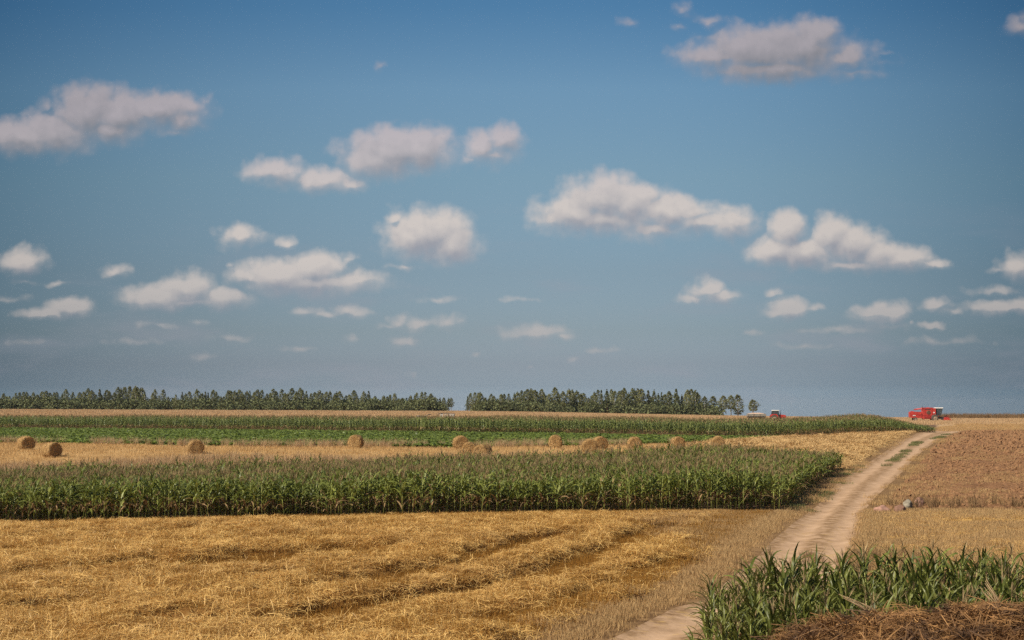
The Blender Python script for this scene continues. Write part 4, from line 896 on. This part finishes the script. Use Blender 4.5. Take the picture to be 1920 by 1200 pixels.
def combine():
    x = (1734 - 960) / FPX * 355; root = empty('combine_harvester', (x, 355, z1(x, 355) + .02), R(-5)); tag(root, 'red combine harvester with a white cab roof on the skyline', 'combine harvester')
    b = MB(); b.prism([(-.85, .75), (-.7, .55), (2.2, .6), (2.9, .95), (2.9, 1.35), (2.3, 1.5), (2.25, 3.25), (-.6, 3.25), (-.85, 2.9)], -1.15, 1.15)
    b.box((.3, 0, 3.33), (2.5, 1.9, .16), 0, bev=.04); b.box((.7, -1.17, 1.42), (3.0, .05, .10), 1); b.box((-.2, -1.17, 2.35), (.05, .05, 1.6), 1); b.box((1.35, -1.17, 2.35), (.05, .05, 1.6), 1); b.box((.7, -1.18, .95), (2.6, .06, .5), 1)
    b.build('body', [M['red'], M['red_dark']], root)
    h = MB(); h.prism([(-4.0, 1.05), (-3.9, .9), (-.86, .75), (-.86, 2.05), (-1.3, 2.35), (-3.75, 2.42), (-4.0, 2.2)], -1.0, 1.0); h.box((-2.4, -1.02, 1.62), (2.8, .05, .07), 1); h.box((-1.15, -1.02, 1.5), (.3, .05, .9), 1); h.box((-3.3, 0, 2.47), (.6, 1.2, .1), 0); h.build('straw_hood', [M['red'], M['red_dark']], root)
    mk = MB()                                              # worn white lettering, too small in the photograph to be read
    for k, (dx_, w_) in enumerate([(0, .13), (.19, .15), (.40, .09), (.55, .15)]): mk.box((-3.28 + dx_, -1.035, 1.42 + .03 * (k % 2)), (w_, .012, .22), 0)
    mk.box((1.8, -1.165, 2.18), (.34, .02, .28), 0, bev=.008); mk.build('white_marking', M['white'], root)
    f = MB(); f.lathe([(.03, -.03), (.42, -.03), (.52, .0), (.52, .06)], (.5, -1.2, 2.2), 'Y', 24); 
    for k in range(7): f.box((.5, -1.24, 1.85 + k * .115), (.75, .02, .02), 1)
    f.build('fan_screen', [M['rust'], M['dark']], root)
    g = MB(); g.box((.3, -1.165, 3.02), (1.45, .05, .20), 0); g.build('air_intake', M['dark'], root)
    e = MB(); e.tube([(-.85, -.5, 2.6), (-.85, -.5, 3.45), (-.92, -.5, 3.75)], [.07, .07, .06], 10); e.build('exhaust_pipe', M['dark'], root)
    au = MB(); au.tube([(2.1, .9, 3.15), (.8, 1.25, 3.3), (-2.6, 1.3, 2.9)], .16, 12); au.build('unloading_auger', M['red'], root)
    cb = MB(); P_ = [(2.32, 1.62), (3.55, 1.62), (3.98, 3.16), (2.32, 3.16)]
    for sy in (-.85, .85):
        for (q0, q1) in ((0, 3), (1, 2)): cb.tube([(P_[q0][0], sy, P_[q0][1]), (P_[q1][0], sy, P_[q1][1])], .05, 6)
        cb.tube([(3.0, sy, 1.62), (3.05, sy, 3.16)], .035, 6); cb.box((2.92, sy, 1.6), (1.25, .08, .14), 0)
    cb.box((2.95, 0, 1.5), (1.3, 1.75, .12), 0); cb.box((2.7, 0, 1.85), (.5, .5, .6), 1, bev=.05); cb.tube([(3.35, 0, 1.6), (3.2, 0, 2.2)], .03, 6, 1)
    c_ = cb.build('cab', [M['dark'], M['black']], root)
    gl = MB(); 
    for sy in (-.83, .83): gl.prism(P_, sy - .008, sy + .008)
    gl.add([(3.56, -.8, 1.65), (3.56, .8, 1.65), (3.97, .8, 3.12), (3.97, -.8, 3.12)], [(0, 1, 2, 3)]); gl.build('window', M['glass'], c_)
    rf = MB(); rf.box((3.15, 0, 3.31), (1.95, 1.95, .27), 0, bev=.08); rf.build('roof', M['white'], c_)
    hd = MB(); hd.prism([(4.15, .25), (4.35, 1.0), (4.5, 1.05), (4.55, .35), (5.45, .18), (5.5, .1), (4.2, .12)], -2.2, 2.2)
    for sy in (-2.22, 2.22): hd.prism([(4.1, .12), (4.3, 1.1), (5.0, .95), (6.0, .2), (6.0, .1)], sy - .03, sy + .03)
    hd.prism([(2.8, .75), (2.8, 1.3), (4.3, .95), (4.3, .35)], -.5, .5, 1); hdr = hd.build('header', [M['red'], M['dark']], root)
    rl = MB()
    for k in range(6):
        a = k * math.pi / 3 + .3; p = (5.2 + .5 * math.cos(a), .95 + .5 * math.sin(a)); rl.box((p[0], 0, p[1]), (.06, 4.3, .05), 0)
        for sy in (-2.1, 0, 2.1): rl.tube([(5.2, sy, .95), (p[0], sy, p[1])], .025, 5)
        for j in range(18): rl.tube([(p[0], -2.1 + j * .247, p[1]), (p[0] + .03, -2.1 + j * .247, p[1] - .22)], .012, 4)
    rl.tube([(5.2, -2.2, .95), (5.2, 2.2, .95)], .06, 8); rl.build('reel', M['red_dark'], hdr)
    for sy in (-1.2, 1.2): wheel('wheel', root, (2.0, sy, .86), .86, .5)
    for sy in (-.9, .9): wheel('wheel', root, (-2.7, sy, .5), .5, .3)
    ax = MB(); ax.box((2.0, 0, .86), (.2, 2.2, .2)); ax.box((-2.7, 0, .55), (.16, 1.7, .16)); ax.build('axle', M['dark'], root)
combine()
def tractor():
    Y = 330; x = (1457 - 960) / FPX * Y; root = empty('tractor', (x, Y, z1(x, Y)), R(-3)); tag(root, 'small red tractor with a white cab roof behind the far maize, pulling the loaded trailer', 'tractor')
    b = MB(); b.prism([(.35, .85), (.35, 1.55), (.5, 1.62), (1.75, 1.48), (1.85, 1.3), (1.85, .85)], -.34, .34); b.box((1.87, 0, 1.15), (.04, .5, .5), 1); b.build('bonnet', [M['red'], M['dark']], root)
    ch = MB(); ch.box((.4, 0, .75), (2.9, .42, .38)); ch.box((1.5, 0, .55), (.16, 1.35, .14)); ch.box((-.9, 0, .8), (.3, 1.5, .3)); ch.build('chassis', M['dark'], root)
    f = MB()
    for sy in (-.85, .85): f.prism([(-1.75, .95), (-1.62, 1.45), (-1.25, 1.72), (-.4, 1.72), (-.05, 1.35), (-.05, .9), (-.3, 1.3), (-.6, 1.52), (-1.15, 1.52), (-1.5, 1.25)], sy - .24, sy + .24)
    f.build('fender', M['red'], root)
    c = MB(); P_ = [(-1.35, 1.5), (.28, 1.35), (.15, 2.42), (-1.22, 2.42)]
    for sy in (-.66, .66):
        for a_, b_ in ((0, 3), (1, 2)): c.tube([(P_[a_][0], sy, P_[a_][1]), (P_[b_][0], sy, P_[b_][1])], .05, 6)
        c.tube([(-.5, sy, 1.45), (-.5, sy, 2.42)], .035, 6); c.prism([(-1.3, 1.1), (.3, 1.05), (.3, 1.55), (-1.3, 1.6)], sy - .03, sy + .03, 1)
    c.box((-.5, 0, 1.1), (1.5, 1.3, .08)); c.box((-.75, 0, 1.5), (.45, .5, .7), 2, bev=.05); cab = c.build('cab', [M['dark'], M['dark'], M['black']], root)
    g = MB()
    for sy in (-.65, .65): g.prism(P_, sy - .006, sy + .006)
    g.build('window', M['glass'], cab)
    r_ = MB(); r_.box((-.52, 0, 2.53), (1.62, 1.5, .20), 0, bev=.06); r_.build('roof', M['white'], cab)
    e = MB(); e.tube([(.72, .2, 1.5), (.72, .2, 2.6)], [.055, .04], 8); e.tube([(.72, .2, 1.65), (.72, .2, 2.05)], .08, 8); e.build('exhaust_pipe', M['dark'], root)
    for sy in (-.85, .85): wheel('wheel', root, (-.9, sy, .78), .78, .4)
    for sy in (-.68, .68): wheel('wheel', root, (1.5, sy, .42), .42, .24)
tractor()
def trailer():
    Y = 330; x = (1417 - 960) / FPX * Y; root = empty('farm_trailer', (x, Y, z1(x, Y)), R(-1)); tag(root, 'grey board-sided trailer heaped with pale grain behind the red tractor', 'trailer')
    s_ = MB()
    for sy in (-1.05, 1.05):
        for k in range(3): s_.box((0, sy, 1.22 + k * .2), (4.15, .04, .185))
        for xx in (-2.05, -.7, .7, 2.05): s_.box((xx, sy * 1.03, 1.42), (.08, .05, .62), 1)
    for sx in (-2.07, 2.07):
        for k in range(3): s_.box((sx, 0, 1.22 + k * .2), (.04, 2.06, .185))
    s_.build('side_board', [M['greyw'], M['rust']], root)
    c = MB(); c.box((0, 0, 1.06), (4.2, 2.1, .10)); c.box((0, -.4, .9), (4.0, .12, .2)); c.box((0, .4, .9), (4.0, .12, .2)); c.box((1.35, 0, .55), (.12, 1.7, .12)); c.box((-1.35, 0, .55), (.12, 1.7, .12)); c.tube([(2.0, -.4, .85), (3.4, 0, .62)], .05, 6); c.tube([(2.0, .4, .85), (3.4, 0, .62)], .05, 6); c.build('chassis', M['dark'], root)
    for xx in (-1.35, 1.35):
        for sy in (-.85, .85): wheel('wheel', root, (xx, sy, .42), .42, .26)
    g = MB(); n, m_ = 24, 12; vs = []
    for i in range(n + 1):
        for j in range(m_ + 1):
            a, b = i / n * 2 - 1, j / m_ * 2 - 1; vs.append((a * 2.04, b * 1.02, 1.66 + .26 * (1 - abs(a) ** 3) * (1 - b * b) + .06 * mnoise.noise(V((a * 5, b * 3, 2)))))
    g.add(vs, [(i * (m_ + 1) + j, (i + 1) * (m_ + 1) + j, (i + 1) * (m_ + 1) + j + 1, i * (m_ + 1) + j + 1) for i in range(n) for j in range(m_)], 0, True); o = g.build('grain_load', M['grain']); o.location = root.location; o.rotation_euler = root.rotation_euler
    tag(o, 'pale pinkish grain heaped to the rim of the grey trailer', 'grain')
trailer()
def hay_wagon():
    Y = 314; x = (837 - 960) / FPX * Y; root = empty('hay_wagon', (x, Y, z1(x, Y)), R(4)); tag(root, 'old rack wagon with slanting whitish slats and dark top rail behind the far maize', 'wagon')
    b = MB(); b.box((0, 0, .95), (3.7, 1.9, .08)); b.box((0, 0, .8), (3.4, .5, .2)); b.tube([(-1.8, 0, .8), (-3.4, 0, .5)], .05, 6); b.build('bed', M['greyw'], root)
    fr = MB()
    for sy in (-.95, .95):
        fr.box((-.55, sy, 2.02), (2.2, .07, .10)); fr.box((1.15, sy, 2.0), (1.15, .06, .06), 1)
        fr.tube([(-1.85, sy, .98), (-1.62, sy, 2.02)], .05, 6); fr.tube([(1.85, sy, .98), (1.85, sy, 1.92)], .05, 6); fr.tube([(.5, sy, .98), (.55, sy, 2.02)], .04, 6)
    fr.build('frame', [M['dark'], M['rust']], root)
    for sy in (-.92, .92):
        s_ = MB(); s_.box((-1.05, sy, 1.5), (.55, .03, .95), 0, 0, .12)
        for k, (xx, t) in enumerate([(-.35, -.35), (-.05, -.35), (.22, -.3), (.62, .2), (.88, .25), (1.12, .1), (1.36, .25), (1.6, .2)]): s_.box((xx, sy, 1.48), (.10, .03, .98), 0, 0, t)
        s_.build('slat_panel', M['pale_wood'], root)
    for xx in (-1.2, 1.2):
        for sy in (-.8, .8): wheel('wheel', root, (xx, sy, .4), .4, .18)
hay_wagon()
def timber_cart():
    Y = 314; x = (796 - 960) / FPX * Y; root = empty('pole_cart', (x, Y, z1(x, Y)), R(3)); tag(root, 'low wooden cart with a tilted dark-ended pole left of the slatted wagon', 'cart')
    b = MB(); b.box((-.7, 0, 1.15), (1.5, 1.2, .35)); b.box((-1.3, 0, 1.4), (.4, 1.0, .28), 0, .3); b.build('load_bed', M['greyw'], root)
    p = MB(); p.tube([(-1.4, 0, 1.05), (1.35, 0, 1.72)], .07, 8); p.box((1.15, 0, 1.70), (.75, .5, .16), 1, 0, -.2); p.box((-.2, 0, 1.42), (.9, .5, .07), 1, 0, .15); p.build('pole', [M['greyw'], M['dark']], root)
    a = MB(); a.box((-.6, 0, .7), (.12, 1.4, .6)); a.build('axle', M['dark'], root)
    for sy in (-.8, .8): wheel('wheel', root, (-.6, sy, .5), .5, .14)
timber_cart()

# ------------------------------------------------------------------ render settings
cy_ = sc.cycles
cy_.use_adaptive_sampling = True; cy_.adaptive_threshold = .012; cy_.adaptive_min_samples = 20
cy_.max_bounces = 5; cy_.diffuse_bounces = 3; cy_.glossy_bounces = 2; cy_.transmission_bounces = 4; cy_.transparent_max_bounces = 4
cy_.use_denoising = False

# ------------------------------------------------------------------ summer air
def haze():
    mb = MB(); mb.box((0, 1100, -40), (7400, 4200, 104)); hm = bpy.data.materials.new('summer_haze'); hm.use_nodes = True; t = hm.node_tree; t.nodes.clear()
    pv = t.nodes.new('ShaderNodeVolumePrincipled'); pv.inputs['Density'].default_value = .00007; pv.inputs['Color'].default_value = (.86, .90, .96, 1); pv.inputs['Anisotropy'].default_value = .2
    o_ = t.nodes.new('ShaderNodeOutputMaterial'); t.links.new(pv.outputs[0], o_.inputs['Volume']); o = mb.build('haze', hm); tag(o, kind='stuff')
haze()
